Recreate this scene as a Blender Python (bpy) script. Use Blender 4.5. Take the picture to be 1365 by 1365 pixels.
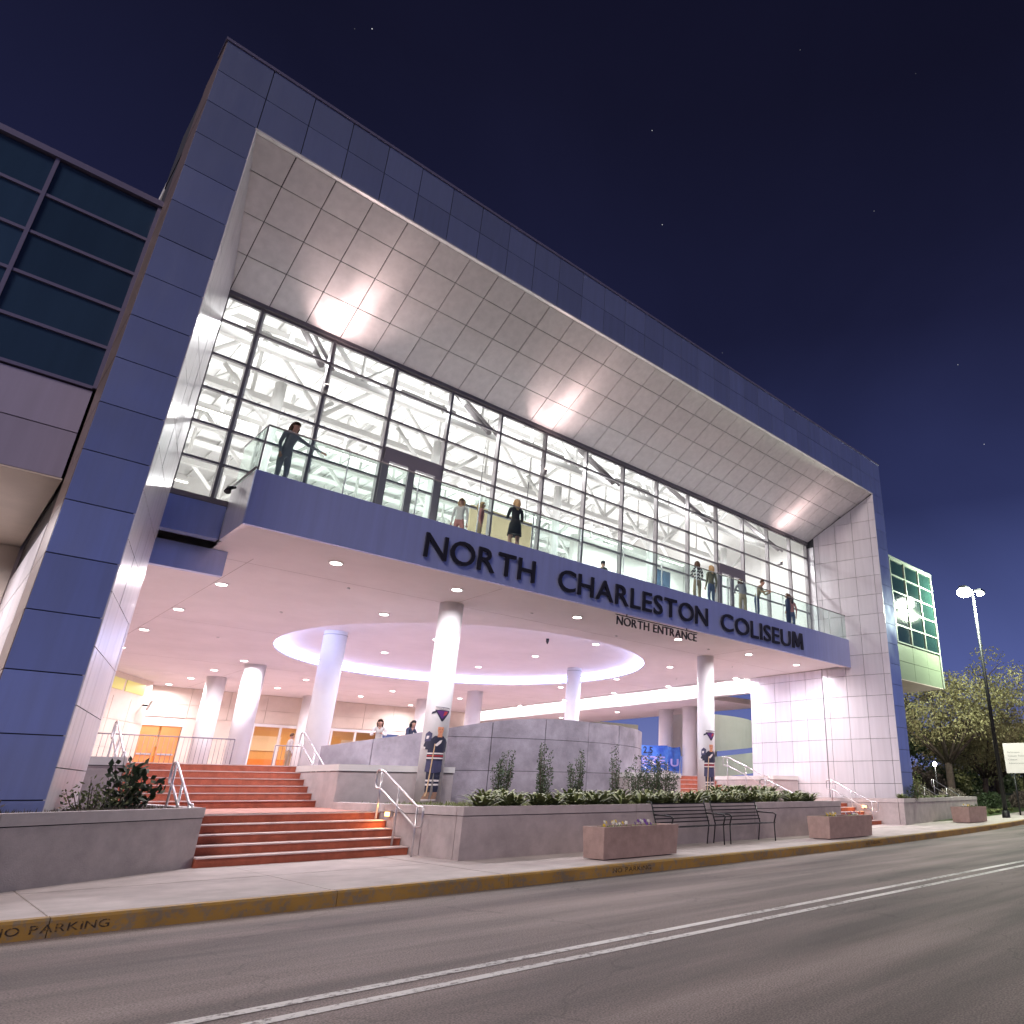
import bpy, bmesh, math, random
from mathutils import Vector, Matrix, noise
R = math.radians
rnd = random.Random(7)
for o in list(bpy.data.objects): bpy.data.objects.remove(o)
scn = bpy.context.scene
C = scn.collection
# ------------------------------------------------------------------ camera
EYE = 1.22
cam_d = bpy.data.cameras.new('Camera'); cam = bpy.data.objects.new('Camera', cam_d); C.objects.link(cam)
F_PX, CX, CY, PITCH, YAW, ROLL = 930.245, 910.93, 685.69, 21.497, 47.150, 0.268
cam_d.sensor_width = 36.0; cam_d.sensor_fit = 'HORIZONTAL'; cam_d.lens = 36.0*F_PX/1365.0
cam_d.shift_x = (682.5-CX)/1365.0; cam_d.shift_y = (CY-682.5)/1365.0
cam_d.clip_start = .05; cam_d.clip_end = 3000
_p, _y, _r = R(PITCH), R(YAW), R(ROLL)
_F = Vector((math.sin(_y), math.cos(_y), 0)); _Rt = Vector((math.cos(_y), -math.sin(_y), 0)); _U = Vector((0, 0, 1))
_fw = _F*math.cos(_p)+_U*math.sin(_p); _up = _U*math.cos(_p)-_F*math.sin(_p)
_r2 = _Rt*math.cos(_r)+_up*math.sin(_r); _u2 = _up*math.cos(_r)-_Rt*math.sin(_r)
cam.matrix_world = Matrix(((_r2.x, _u2.x, -_fw.x, 0), (_r2.y, _u2.y, -_fw.y, 0), (_r2.z, _u2.z, -_fw.z, EYE), (0, 0, 0, 1)))
scn.camera = cam
# ------------------------------------------------------------------ sky (night, last blue at the horizon)
w = bpy.data.worlds.new('World'); scn.world = w; w.use_nodes = True
nt = w.node_tree; nt.nodes.clear(); N = nt.nodes.new; L = nt.links.new
tc = N('ShaderNodeTexCoord'); sep = N('ShaderNodeSeparateXYZ'); L(tc.outputs['Generated'], sep.inputs[0])
rp = N('ShaderNodeValToRGB'); L(sep.outputs['Z'], rp.inputs[0])
el = rp.color_ramp.elements
el[0].position = 0.0; el[0].color = (.20, .23, .50, 1)
el[1].position = 1.0; el[1].color = (.005, .005, .016, 1)
for ps, cl in ((.13, (.090, .116, .325)), (.36, (.024, .030, .096)), (.58, (.0108, .0122, .040)), (.78, (.0065, .0068, .021))):
    e = el.new(ps); e.color = (*cl, 1)
vo = N('ShaderNodeTexVoronoi'); vo.inputs['Scale'].default_value = 75; L(tc.outputs['Generated'], vo.inputs['Vector'])
lt = N('ShaderNodeMath'); lt.operation = 'LESS_THAN'; lt.inputs[1].default_value = .045; L(vo.outputs['Distance'], lt.inputs[0])
sc_ = N('ShaderNodeSeparateColor'); L(vo.outputs['Color'], sc_.inputs[0])
pw = N('ShaderNodeMath'); pw.operation = 'POWER'; pw.inputs[1].default_value = 50; L(sc_.outputs[0], pw.inputs[0])
ml = N('ShaderNodeMath'); ml.operation = 'MULTIPLY'; L(lt.outputs[0], ml.inputs[0]); L(pw.outputs[0], ml.inputs[1])
ad = N('ShaderNodeMixRGB'); ad.blend_type = 'ADD'; ad.inputs[0].default_value = 1.0
hz = N('ShaderNodeTexNoise'); hz.inputs['Scale'].default_value = 2.2; hz.inputs['Detail'].default_value = 5; hz.inputs['Distortion'].default_value = .6; L(tc.outputs['Generated'], hz.inputs['Vector'])
hr = N('ShaderNodeMapRange'); hr.inputs[1].default_value = .3; hr.inputs[2].default_value = .75; hr.inputs[3].default_value = .86; hr.inputs[4].default_value = 1.22; L(hz.outputs['Fac'], hr.inputs[0])
hm = N('ShaderNodeMixRGB'); hm.blend_type = 'MULTIPLY'; hm.inputs[0].default_value = 1; L(rp.outputs[0], hm.inputs[1]); L(hr.outputs[0], hm.inputs[2])
L(hm.outputs[0], ad.inputs[1]); L(ml.outputs[0], ad.inputs[2])
bg = N('ShaderNodeBackground'); bg.inputs[1].default_value = 1.0; L(ad.outputs[0], bg.inputs[0])
wo = N('ShaderNodeOutputWorld'); L(bg.outputs[0], wo.inputs[0])
# one soft, weak sun: the glow of the town on the street side
sd = bpy.data.lights.new('Sun', 'SUN'); sd.energy = 1.7; sd.angle = R(18); sd.color = (1.0, .86, .80)
so = bpy.data.objects.new('Sun', sd); C.objects.link(so)
so.rotation_euler = Vector((.66, .46, -.60)).to_track_quat('-Z', 'Y').to_euler()
vs = scn.view_settings; vs.view_transform = 'Standard'; vs.look = 'None'; vs.exposure = 0.0; vs.gamma = 1.0
scn.render.engine = 'CYCLES'
scn.cycles.max_bounces = 8; scn.cycles.transparent_max_bounces = 24; scn.cycles.sample_clamp_indirect = 4.0
# ------------------------------------------------------------------ materials
MATS = {}
def mat(name, col, rough=.6, metal=0., spec=.5, var=.0, vscale=3., bump=0., bscale=40., emit=None, es=0., hue2=None, coat=0., pv=0., can=0.):
    if name in MATS: return MATS[name]
    m = bpy.data.materials.new(name); m.use_nodes = True; t = m.node_tree; b = t.nodes['Principled BSDF']
    b.inputs['Base Color'].default_value = (*col, 1); b.inputs['Roughness'].default_value = rough
    b.inputs['Metallic'].default_value = metal; b.inputs['Specular IOR Level'].default_value = spec
    if coat: b.inputs['Coat Weight'].default_value = coat
    n = t.nodes.new; l = t.links.new
    if var or bump or hue2:
        g = n('ShaderNodeTexCoord'); nz = n('ShaderNodeTexNoise'); nz.inputs['Scale'].default_value = vscale; nz.inputs['Detail'].default_value = 6
        nz.inputs['Roughness'].default_value = .65
        gm = n('ShaderNodeNewGeometry'); l(gm.outputs['Position'], nz.inputs['Vector'])
        if var or hue2:
            cr = n('ShaderNodeValToRGB'); l(nz.outputs['Fac'], cr.inputs[0])
            c2 = hue2 if hue2 else tuple(min(1, c*(1+var)) for c in col)
            c1 = col if hue2 else tuple(c*(1-var) for c in col)
            cr.color_ramp.elements[0].position = .33; cr.color_ramp.elements[1].position = .67
            cr.color_ramp.elements[0].color = (*c1, 1); cr.color_ramp.elements[1].color = (*c2, 1)
            l(cr.outputs[0], b.inputs['Base Color'])
        if bump:
            n2 = n('ShaderNodeTexNoise'); n2.inputs['Scale'].default_value = bscale; n2.inputs['Detail'].default_value = 4
            l(gm.outputs['Position'], n2.inputs['Vector'])
            bp = n('ShaderNodeBump'); bp.inputs['Strength'].default_value = bump; bp.inputs['Distance'].default_value = .02
            l(n2.outputs['Fac'], bp.inputs['Height']); l(bp.outputs[0], b.inputs['Normal'])
    if pv:
        oi = n('ShaderNodeObjectInfo'); mr = n('ShaderNodeMapRange'); mr.inputs[3].default_value = 1-pv; mr.inputs[4].default_value = 1+pv; l(oi.outputs['Random'], mr.inputs[0])
        gm2 = n('ShaderNodeNewGeometry'); mp = n('ShaderNodeMapping'); mp.inputs['Scale'].default_value = (5, 5, .35); l(gm2.outputs['Position'], mp.inputs['Vector'])
        ns = n('ShaderNodeTexNoise'); ns.inputs['Scale'].default_value = 1.2; ns.inputs['Detail'].default_value = 5; l(mp.outputs[0], ns.inputs['Vector'])
        m3 = n('ShaderNodeMapRange'); m3.inputs[1].default_value = .3; m3.inputs[2].default_value = .8; m3.inputs[3].default_value = 1.03; m3.inputs[4].default_value = .88; l(ns.outputs['Fac'], m3.inputs[0])
        mm = n('ShaderNodeMath'); mm.operation = 'MULTIPLY'; l(mr.outputs[0], mm.inputs[0]); l(m3.outputs[0], mm.inputs[1])
        mc = n('ShaderNodeMixRGB'); mc.blend_type = 'MULTIPLY'; mc.inputs[0].default_value = 1; mc.inputs[1].default_value = (*col, 1); l(mm.outputs[0], mc.inputs[2])
        l(mc.outputs[0], b.inputs['Base Color'])
        m4 = n('ShaderNodeMapRange'); m4.inputs[3].default_value = rough*.8; m4.inputs[4].default_value = rough*1.25; l(ns.outputs['Fac'], m4.inputs[0]); l(m4.outputs[0], b.inputs['Roughness'])
        if can:
            n5 = n('ShaderNodeTexNoise'); n5.inputs['Scale'].default_value = 1.1; n5.inputs['Detail'].default_value = 1; l(gm2.outputs['Position'], n5.inputs['Vector'])
            b5 = n('ShaderNodeBump'); b5.inputs['Strength'].default_value = can; b5.inputs['Distance'].default_value = .06; l(n5.outputs['Fac'], b5.inputs['Height']); l(b5.outputs[0], b.inputs['Normal'])
    if emit:
        b.inputs['Emission Color'].default_value = (*emit, 1); b.inputs['Emission Strength'].default_value = es
    MATS[name] = m; return m
def glass(name, tint, refl=1.0, trans=(1, 1, 1)):
    m = bpy.data.materials.new(name); m.use_nodes = True; t = m.node_tree; t.nodes.clear(); n = t.nodes.new; l = t.links.new
    tr = n('ShaderNodeBsdfTransparent'); tr.inputs[0].default_value = (*trans, 1)
    gl = n('ShaderNodeBsdfGlossy'); gl.inputs['Color'].default_value = (*tint, 1); gl.inputs['Roughness'].default_value = .02
    fr = n('ShaderNodeFresnel'); fr.inputs[0].default_value = 1.45
    gm = n('ShaderNodeNewGeometry'); fs = n('ShaderNodeMath'); fs.operation = 'MULTIPLY_ADD'; fs.inputs[1].default_value = -refl; fs.inputs[2].default_value = refl; l(gm.outputs['Backfacing'], fs.inputs[0])
    mu = n('ShaderNodeMath'); mu.operation = 'MULTIPLY'; mu.use_clamp = True; l(fr.outputs[0], mu.inputs[0]); l(fs.outputs[0], mu.inputs[1])
    mx = n('ShaderNodeMixShader'); l(mu.outputs[0], mx.inputs[0]); l(tr.outputs[0], mx.inputs[1]); l(gl.outputs[0], mx.inputs[2])
    o = n('ShaderNodeOutputMaterial'); l(mx.outputs[0], o.inputs[0]); MATS[name] = m; return m
def emis(name, col, s):
    m = bpy.data.materials.new(name); m.use_nodes = True; t = m.node_tree; t.nodes.clear()
    e = t.nodes.new('ShaderNodeEmission'); e.inputs[0].default_value = (*col, 1); e.inputs[1].default_value = s
    o = t.nodes.new('ShaderNodeOutputMaterial'); t.links.new(e.outputs[0], o.inputs[0]); MATS[name] = m; return m
M = MATS
mat('blue_metal', (.46, .53, .80), .34, .80, pv=.09, can=.35)
mat('fascia_metal', (.46, .51, .82), .38, .50, pv=.02, can=.1)
mat('silver_panel', (.80, .76, .80), .30, .35, pv=.05, can=.3)
mat('soffit_panel', (.80, .76, .77), .40, .28, pv=.05, can=.25)
mat('joint', (.03, .03, .035), .8)
mat('frame_back', (.06, .06, .07), .7)
mat('side_panel', (.24, .18, .17), .45, .3)
mat('plaster', (.84, .78, .80), .75, var=.05, vscale=.5, bump=.15, bscale=6)
mat('white_paint', (.82, .81, .82), .45, var=.03, vscale=1.5)
mat('white_wall', (.74, .72, .70), .65, var=.05, vscale=.8)
mat('cream_wall', (.70, .60, .52), .65, var=.08, vscale=.7)
mat('concrete', (.44, .38, .38), .8, var=.16, vscale=2.2, bump=.25, bscale=60)
mat('concrete_cap', (.50, .44, .44), .75, var=.12, vscale=2.5, bump=.2, bscale=60)
mat('drum_concrete', (.33, .30, .35), .75, var=.32, vscale=1.1, bump=.25, bscale=30)
mat('sidewalk', (.49, .43, .42), .85, var=.16, vscale=1.6, bump=.3, bscale=90)
mat('brick_red', (.40, .105, .058), .7, var=.22, vscale=5, bump=.3, bscale=40)
mat('tread', (.40, .19, .15), .75, var=.15, vscale=4, bump=.2, bscale=60)
mat('nosing', (.62, .50, .48), .6, var=.08, vscale=6)
mat('plaza_tile', (.52, .39, .39), .6, var=.1, vscale=1)
mat('yellow_paint', (.50, .27, .035), .6, var=.38, vscale=4, bump=.2, bscale=30)
mat('black_paint', (.10, .065, .02), .6)
mat('mullion', (.25, .225, .235), .45, .3)
mat('wing_panel', (.44, .40, .54), .4, .2, pv=.06, can=.2)
mat('mullion_pale', (.24, .22, .34), .4, .5)
mat('white_steel', (.84, .83, .81), .45)
mat('deck', (.78, .77, .76), .7, var=.05, vscale=1)
mat('grey_frame', (.27, .24, .27), .5, .2)
mat('dark_metal', (.02, .02, .022), .45, .5)
mat('steel', (.62, .60, .62), .28, .85)
mat('letter', (.018, .016, .02), .35)
mat('soil', (.055, .04, .03), .95, var=.4, vscale=12, bump=.8, bscale=30)
mat('leaf_dark', (.045, .075, .030), .55, var=.4, vscale=9)
mat('leaf_mid', (.19, .225, .085), .55, var=.4, vscale=9)
mat('leaf_pale', (.19, .22, .085), .6, var=.35, vscale=7)
mat('leaf_oak', (.26, .24, .115), .6, var=.45, vscale=.8)
mat('leaf_grey', (.15, .13, .10), .7, var=.4, vscale=6)
mat('bark', (.10, .075, .06), .9, var=.4, vscale=6, bump=.8, bscale=14)
mat('grass', (.055, .085, .022), .9, var=.5, vscale=1.2, bump=.6, bscale=30)
mat('flower_white', (.75, .72, .66), .6); mat('flower_purple', (.16, .06, .30), .6); mat('flower_yellow', (.72, .50, .05), .6)
mat('box_concrete', (.40, .28, .25), .8, var=.14, vscale=5, bump=.3, bscale=70)
mat('orange_door', (.62, .24, .07), .5, var=.1, vscale=2)
mat('lobby_wall', (.78, .56, .30), .7)
mat('green_lit_panel', (.27, .33, .22), .45, .3)  # right wing cladding, the street lamp's green light put into its colour
mat('teal_panel', (.18, .27, .28), .5); mat('beige_panel', (.58, .45, .28), .6)
mat('display_yellow', (.55, .52, .15), .4, emit=(.75, .7, .25), es=.35)
mat('banner_blue', (.03, .09, .50), .5, hue2=(.10, .28, .80), vscale=1.6)
mat('banner_pale', (.45, .40, .80), .5); mat('banner_ink', (.02, .02, .05), .5); mat('banner_red', (.6, .04, .05), .5)
mat('sign_white', (.66, .62, .62), .5, var=.04, vscale=3); mat('sign_ink', (.16, .15, .17), .5)
mat('sign_green', (.04, .12, .09), .5)
mat('paint_white', (.80, .76, .74), .6, var=.10, vscale=5)
glass('clear_glass', (1, 1, 1), 1.3, (.95, .96, .95))
glass('rail_glass', (.9, 1, .95), 1.5, (.88, .95, .92))
mat('dark_glass', (.030, .062, .115), .08, 0., spec=.9, pv=.22, can=.5)
mat('wing_mullion', (.40, .46, .38), .4, .2)
mat('green_lit_glass', (.010, .026, .022), .08, 0., spec=.8)  # right wing glass, tinted with the green of the street lamp's light
emis('lamp_white', (1, .93, .88), 14); emis('cove_blue', (.46, .54, 1.0), 22.0); emis('street_bulb', (.90, 1.0, .86), 300)
emis('strip_light', (1, .95, .88), 6); emis('step_bulb', (1, .48, .14), 10); emis('uplight_bulb', (1, .84, .74), 30); emis('path_bulb', (1, .95, .9), 90); emis('blue_bulb', (.2, .3, 1), 12)
def asphalt():
    m = mat('asphalt', (.135, .105, .098), .8); t = m.node_tree; b = t.nodes['Principled BSDF']; n = t.nodes.new; l = t.links.new
    g = n('ShaderNodeNewGeometry')
    a = n('ShaderNodeTexNoise'); a.inputs['Scale'].default_value = 70; a.inputs['Detail'].default_value = 5; l(g.outputs['Position'], a.inputs['Vector'])
    mp = n('ShaderNodeMapping'); mp.inputs['Scale'].default_value = (.12, 1.1, 1); l(g.outputs['Position'], mp.inputs['Vector'])
    c = n('ShaderNodeTexNoise'); c.inputs['Scale'].default_value = 1.3; c.inputs['Detail'].default_value = 7; l(mp.outputs[0], c.inputs['Vector'])
    r1 = n('ShaderNodeValToRGB'); r1.color_ramp.elements[0].position = .35; r1.color_ramp.elements[1].position = .68
    r1.color_ramp.elements[0].color = (.115, .094, .092, 1); r1.color_ramp.elements[1].color = (.30, .245, .235, 1); l(c.outputs['Fac'], r1.inputs[0])
    r2 = n('ShaderNodeValToRGB'); r2.color_ramp.elements[0].position = .3; r2.color_ramp.elements[1].position = .75
    r2.color_ramp.elements[0].color = (.45, .45, .45, 1); r2.color_ramp.elements[1].color = (1.75, 1.7, 1.65, 1); l(a.outputs['Fac'], r2.inputs[0])
    x = n('ShaderNodeMixRGB'); x.blend_type = 'MULTIPLY'; x.inputs[0].default_value = 1; l(r1.outputs[0], x.inputs[1]); l(r2.outputs[0], x.inputs[2])
    vz = n('ShaderNodeTexVoronoi'); vz.feature = 'DISTANCE_TO_EDGE'; vz.inputs['Scale'].default_value = .28
    dn = n('ShaderNodeTexNoise'); dn.inputs['Scale'].default_value = 1.5; l(g.outputs['Position'], dn.inputs['Vector'])
    va = n('ShaderNodeVectorMath'); va.operation = 'ADD'; l(g.outputs['Position'], va.inputs[0]); l(dn.outputs['Color'], va.inputs[1]); l(va.outputs[0], vz.inputs['Vector'])
    ck = n('ShaderNodeMath'); ck.operation = 'GREATER_THAN'; ck.inputs[1].default_value = .004; l(vz.outputs['Distance'], ck.inputs[0])
    ma = n('ShaderNodeMapRange'); l(ck.outputs[0], ma.inputs[0]); ma.inputs[3].default_value = .8; ma.inputs[4].default_value = 1
    x2 = n('ShaderNodeMixRGB'); x2.blend_type = 'MULTIPLY'; x2.inputs[0].default_value = 1; l(x.outputs[0], x2.inputs[1]); l(ma.outputs[0], x2.inputs[2])
    l(x2.outputs[0], b.inputs['Base Color'])
    bp = n('ShaderNodeBump'); bp.inputs['Strength'].default_value = .5; bp.inputs['Distance'].default_value = .01; l(a.outputs['Fac'], bp.inputs['Height']); l(bp.outputs[0], b.inputs['Normal'])
asphalt()
def worn(name, paint, under, sc=9., lo=.36, hi=.44, rough=.65):
    m = mat(name, paint, rough); t = m.node_tree; b = t.nodes['Principled BSDF']; n = t.nodes.new; l = t.links.new
    g = n('ShaderNodeNewGeometry'); a = n('ShaderNodeTexNoise'); a.inputs['Scale'].default_value = sc; a.inputs['Detail'].default_value = 9; a.inputs['Roughness'].default_value = .72; l(g.outputs['Position'], a.inputs['Vector'])
    c = n('ShaderNodeTexNoise'); c.inputs['Scale'].default_value = 1.1; c.inputs['Detail'].default_value = 4; l(g.outputs['Position'], c.inputs['Vector'])
    sm_ = n('ShaderNodeMath'); sm_.operation = 'MULTIPLY_ADD'; sm_.inputs[1].default_value = .35; l(c.outputs['Fac'], sm_.inputs[0]); l(a.outputs['Fac'], sm_.inputs[2])
    r1 = n('ShaderNodeMapRange'); r1.inputs[1].default_value = lo+.17; r1.inputs[2].default_value = hi+.17; l(sm_.outputs[0], r1.inputs[0])
    mx_ = n('ShaderNodeMixRGB'); mx_.inputs[1].default_value = (*under, 1); mx_.inputs[2].default_value = (*paint, 1); l(r1.outputs[0], mx_.inputs[0])
    sh = n('ShaderNodeMapRange'); sh.inputs[1].default_value = .3; sh.inputs[2].default_value = .7; sh.inputs[3].default_value = .72; sh.inputs[4].default_value = 1.12; l(c.outputs['Fac'], sh.inputs[0])
    m2 = n('ShaderNodeMixRGB'); m2.blend_type = 'MULTIPLY'; m2.inputs[0].default_value = 1; l(mx_.outputs[0], m2.inputs[1]); l(sh.outputs[0], m2.inputs[2]); l(m2.outputs[0], b.inputs['Base Color'])
    bp = n('ShaderNodeBump'); bp.inputs['Strength'].default_value = .4; bp.inputs['Distance'].default_value = .006; l(a.outputs['Fac'], bp.inputs['Height']); l(bp.outputs[0], b.inputs['Normal'])
worn('kerb_yellow', (.40, .23, .05), (.26, .20, .13), 10, .40, .52)
worn('line_white', (.78, .75, .73), (.22, .18, .17), 16, .38, .48)
worn('stencil_ink', (.045, .03, .02), (.36, .20, .04), 26, .40, .50)
# ------------------------------------------------------------------ object helpers
W = {}
def tag(o, label=None, cat=None, group=None, kind=None):
    if label: o['label'] = label
    if cat: o['category'] = cat
    if group: o['group'] = group
    if kind: o['kind'] = kind
    return o
def thing(name, loc, label, cat, group=None, rz=0.):
    o = bpy.data.objects.new(name, None); C.objects.link(o); o.empty_display_size = .2
    o.location = loc; o.rotation_euler = (0, 0, rz); W[o] = Matrix.Translation(Vector(loc)) @ Matrix.Rotation(rz, 4, 'Z')
    return tag(o, label, cat, group)
def obj(name, mesh, m=None, parent=None, mw=None, label=None):
    """links one mesh object; geometry is in world space unless mw is given"""
    if m is not None and not mesh.materials:
        mesh.materials.append(M[m] if isinstance(m, str) else m)
    o = bpy.data.objects.new(name, mesh); C.objects.link(o)
    mw = mw or Matrix.Identity(4); W[o] = mw
    if parent is not None:
        o.parent = parent; o.matrix_parent_inverse = W[parent].inverted()
    o.matrix_basis = mw
    if label: o['label'] = label
    return o
class MB:
    def __init__(s): s.v = []; s.f = []; s.sm = []
    def add(s, vs_, fs, smooth=False):
        k = len(s.v); s.v += [tuple(q) for q in vs_]; s.f += [tuple(k+i for i in f) for f in fs]; s.sm += [smooth]*len(fs); return s
    def box(s, x0, x1, y0, y1, z0, z1):
        return s.add([(x0, y0, z0), (x1, y0, z0), (x1, y1, z0), (x0, y1, z0), (x0, y0, z1), (x1, y0, z1), (x1, y1, z1), (x0, y1, z1)],
                     [(3, 2, 1, 0), (4, 5, 6, 7), (0, 1, 5, 4), (1, 2, 6, 5), (2, 3, 7, 6), (3, 0, 4, 7)])
    def prism(s, pts, ext):
        """planar polygon pts extruded by vector ext"""
        n = len(pts); e = Vector(ext); P = [Vector(q) for q in pts]
        nn = Vector((0, 0, 0))
        for i in range(n): nn += P[i].cross(P[(i+1) % n])
        if nn.dot(e) > 0: P = P[::-1]
        a = P+[q+e for q in P]
        fs = [tuple(range(n)), tuple(range(2*n-1, n-1, -1))]
        fs += [(i, i+n, (i+1) % n+n, (i+1) % n) for i in range(n)]
        return s.add(a, fs)
    def poly(s, pts2, z0, z1): return s.prism([(x, y, z0) for x, y in pts2], (0, 0, z1-z0))
    def tube(s, path, r, n=8, r1=None, caps=True):
        P = [Vector(q) for q in path]; m_ = len(P); rs = [r+(r1-r)*i/(m_-1) if r1 is not None else r for i in range(m_)] if not isinstance(r, (list, tuple)) else r
        vs_ = []; prev = None
        for i, q in enumerate(P):
            t = (P[min(i+1, m_-1)]-P[max(i-1, 0)]).normalized()
            ref = prev if prev is not None else (Vector((0, 0, 1)) if abs(t.z) < .9 else Vector((1, 0, 0)))
            a = (ref-t*ref.dot(t)).normalized(); prev = a; b = t.cross(a)
            for k in range(n):
                an = 2*math.pi*k/n; vs_.append(q+(a*math.cos(an)+b*math.sin(an))*rs[i])
        fs = [(i*n+k, i*n+(k+1) % n, (i+1)*n+(k+1) % n, (i+1)*n+k) for i in range(m_-1) for k in range(n)]
        k0 = len(s.v); s.add(vs_, fs, True)
        if caps: s.add([], []); s.f += [tuple(k0+k for k in range(n))[::-1], tuple(k0+(m_-1)*n+k for k in range(n))]; s.sm += [False, False]
        return s
    def cyl(s, x, y, z0, z1, r, n=32, r1=None): return s.tube([(x, y, z0), (x, y, z1)], r, n, r1 if r1 is not None else r)
    def mesh(s, name='m'):
        m = bpy.data.meshes.new(name); m.from_pydata(s.v, [], s.f)
        if any(s.sm): m.polygons.foreach_set('use_smooth', s.sm)
        m.update(); return m
def part(name, mb, m, parent=None, label=None): return obj(name, mb.mesh(name), m, parent, None, label)
_unit = {}
def unit_box(m):
    if m not in _unit: _unit[m] = MB().box(0, 1, 0, 1, 0, 1).mesh('piece_'+m); _unit[m].materials.append(M[m])
    return _unit[m]
def ubox(name, m, parent, x0, x1, y0, y1, z0, z1):
    return obj(name, unit_box(m), None, parent, Matrix(((x1-x0, 0, 0, x0), (0, y1-y0, 0, y0), (0, 0, z1-z0, z0), (0, 0, 0, 1))))
def clip2(poly, cp):
    """Sutherland-Hodgman against convex counter-clockwise cp"""
    for i in range(len(cp)):
        ax, ay = cp[i]; bx, by = cp[(i+1) % len(cp)]; out = []
        side = lambda q: (bx-ax)*(q[1]-ay)-(by-ay)*(q[0]-ax)
        for j in range(len(poly)):
            p, q = poly[j], poly[(j+1) % len(poly)]; sp, sq = side(p), side(q)
            if sp >= 0: out.append(p)
            if (sp >= 0) != (sq >= 0):
                t = sp/(sp-sq); out.append((p[0]+(q[0]-p[0])*t, p[1]+(q[1]-p[1])*t))
        poly = out
        if len(poly) < 3: return []
    return poly
def panels(parent, name, o, u, v, n, us, vs_, m, th=.03, gap=.022, clip=None):
    o, u, v, n = Vector(o), Vector(u).normalized(), Vector(v).normalized(), Vector(n).normalized()
    for i in range(len(us)-1):
        for j in range(len(vs_)-1):
            a0, a1, b0, b1 = us[i]+gap/2, us[i+1]-gap/2, vs_[j]+gap/2, vs_[j+1]-gap/2
            if a1 <= a0 or b1 <= b0: continue
            jt = rnd.uniform(-.003, .003)
            q = [(a0, b0), (a1, b0), (a1, b1), (a0, b1)]
            if clip:
                c = clip2(q, clip)
                if not c: continue
                ar = abs(sum(c[k][0]*c[(k+1) % len(c)][1]-c[(k+1) % len(c)][0]*c[k][1] for k in range(len(c))))/2
                if ar < .01: continue
                if abs(ar-(a1-a0)*(b1-b0)) > 1e-4:
                    part(name, MB().prism([o+u*x+v*y for x, y in c], n*(th+jt)), m, parent); continue
            mw = Matrix.Identity(4)
            for k, (vec, s) in enumerate(((u, a1-a0), (v, b1-b0), (n, th+jt))):
                for r_ in range(3): mw[r_][k] = vec[r_]*s
            mw.translation = o+u*a0+v*b0
            obj(name, unit_box(m), None, parent, mw)
def text_mesh(body, size, extrude=.02, offset=0.):
    cu = bpy.data.curves.new('t', 'FONT'); cu.body = body; cu.size = size; cu.extrude = extrude; cu.offset = offset; cu.resolution_u = 4
    o = bpy.data.objects.new('t', cu); C.objects.link(o)
    dg = bpy.context.evaluated_depsgraph_get(); me = bpy.data.meshes.new_from_object(o.evaluated_get(dg))
    bpy.data.objects.remove(o); bpy.data.curves.remove(cu); return me
def letters(parent, word, x0, x1, z0, h, y, m, depth=.05, offset=.0, space=.12, name='letter', U=Vector((1, 0, 0)), O=None, V=Vector((0, 0, 1))):
    ms = []
    for ch in word:
        if ch == ' ': ms.append(None); continue
        if ch == 'M' and h > .5:
            q = [(0, 0), (.19, 0), (.20, .56), (.40, .10), (.56, .10), (.76, .56), (.77, 0), (.96, 0), (.90, 1), (.68, 1), (.48, .47), (.28, 1), (.06, 1)]
            k_ = len(q); v = [(a_*h, b_*h, -depth/2) for a_, b_ in q]+[(a_*h, b_*h, depth/2) for a_, b_ in q]
            me = bpy.data.meshes.new('M'); me.from_pydata(v, [], [tuple(range(k_))[::-1], tuple(range(k_, 2*k_))]+[(i, (i+1) % k_, k_+(i+1) % k_, k_+i) for i in range(k_)]); me.update()
        else: me = text_mesh(ch, h/.73, depth/2, offset)
        xs = [q.co.x for q in me.vertices]; ms.append((me, min(xs), max(xs)))
    nat = sum((b-a) if q else h*.35 for q in ms for (me, a, b) in [q or (0, 0, 0)]) + space*h*(len(word)-1)
    k = (x1-x0)/nat; x = x0; O = O or Vector((0, y, 0)); Nn = U.cross(V)
    for q in ms:
        if q is None: x += h*.35*k+space*h*k; continue
        me, a, b = q; me.materials.clear(); me.materials.append(M[m])
        og = O+U*(x-a*k)+V*z0+Nn*(depth/2)
        mw = Matrix(((U.x*k, V.x, Nn.x, og.x), (U.y*k, V.y, Nn.y, og.y), (U.z*k, V.z, Nn.z, og.z), (0, 0, 0, 1)))
        obj(name, me, None, parent, mw); x += (b-a)*k+space*h*k
def lamp(kind, loc, energy, col, parent=None, direction=(0, 0, -1), size=.2, shape='DISK', size_y=None, spot=None, blend=.5, spread=None):
    d = bpy.data.lights.new('light', kind); d.energy = energy; d.color = col
    if kind == 'AREA':
        d.shape = shape; d.size = size
        if size_y: d.size_y = size_y
        if spread: d.spread = spread
    elif kind == 'SPOT': d.spot_size = spot; d.spot_blend = blend; d.shadow_soft_size = size
    else: d.shadow_soft_size = size
    o = bpy.data.objects.new('light', d); C.objects.link(o)
    mw = Matrix.Translation(Vector(loc)) @ Vector(direction).to_track_quat('-Z', 'Y').to_matrix().to_4x4()
    if parent is not None: o.parent = parent; o.matrix_parent_inverse = W[parent].inverted()
    o.matrix_basis = mw; return o

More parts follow.
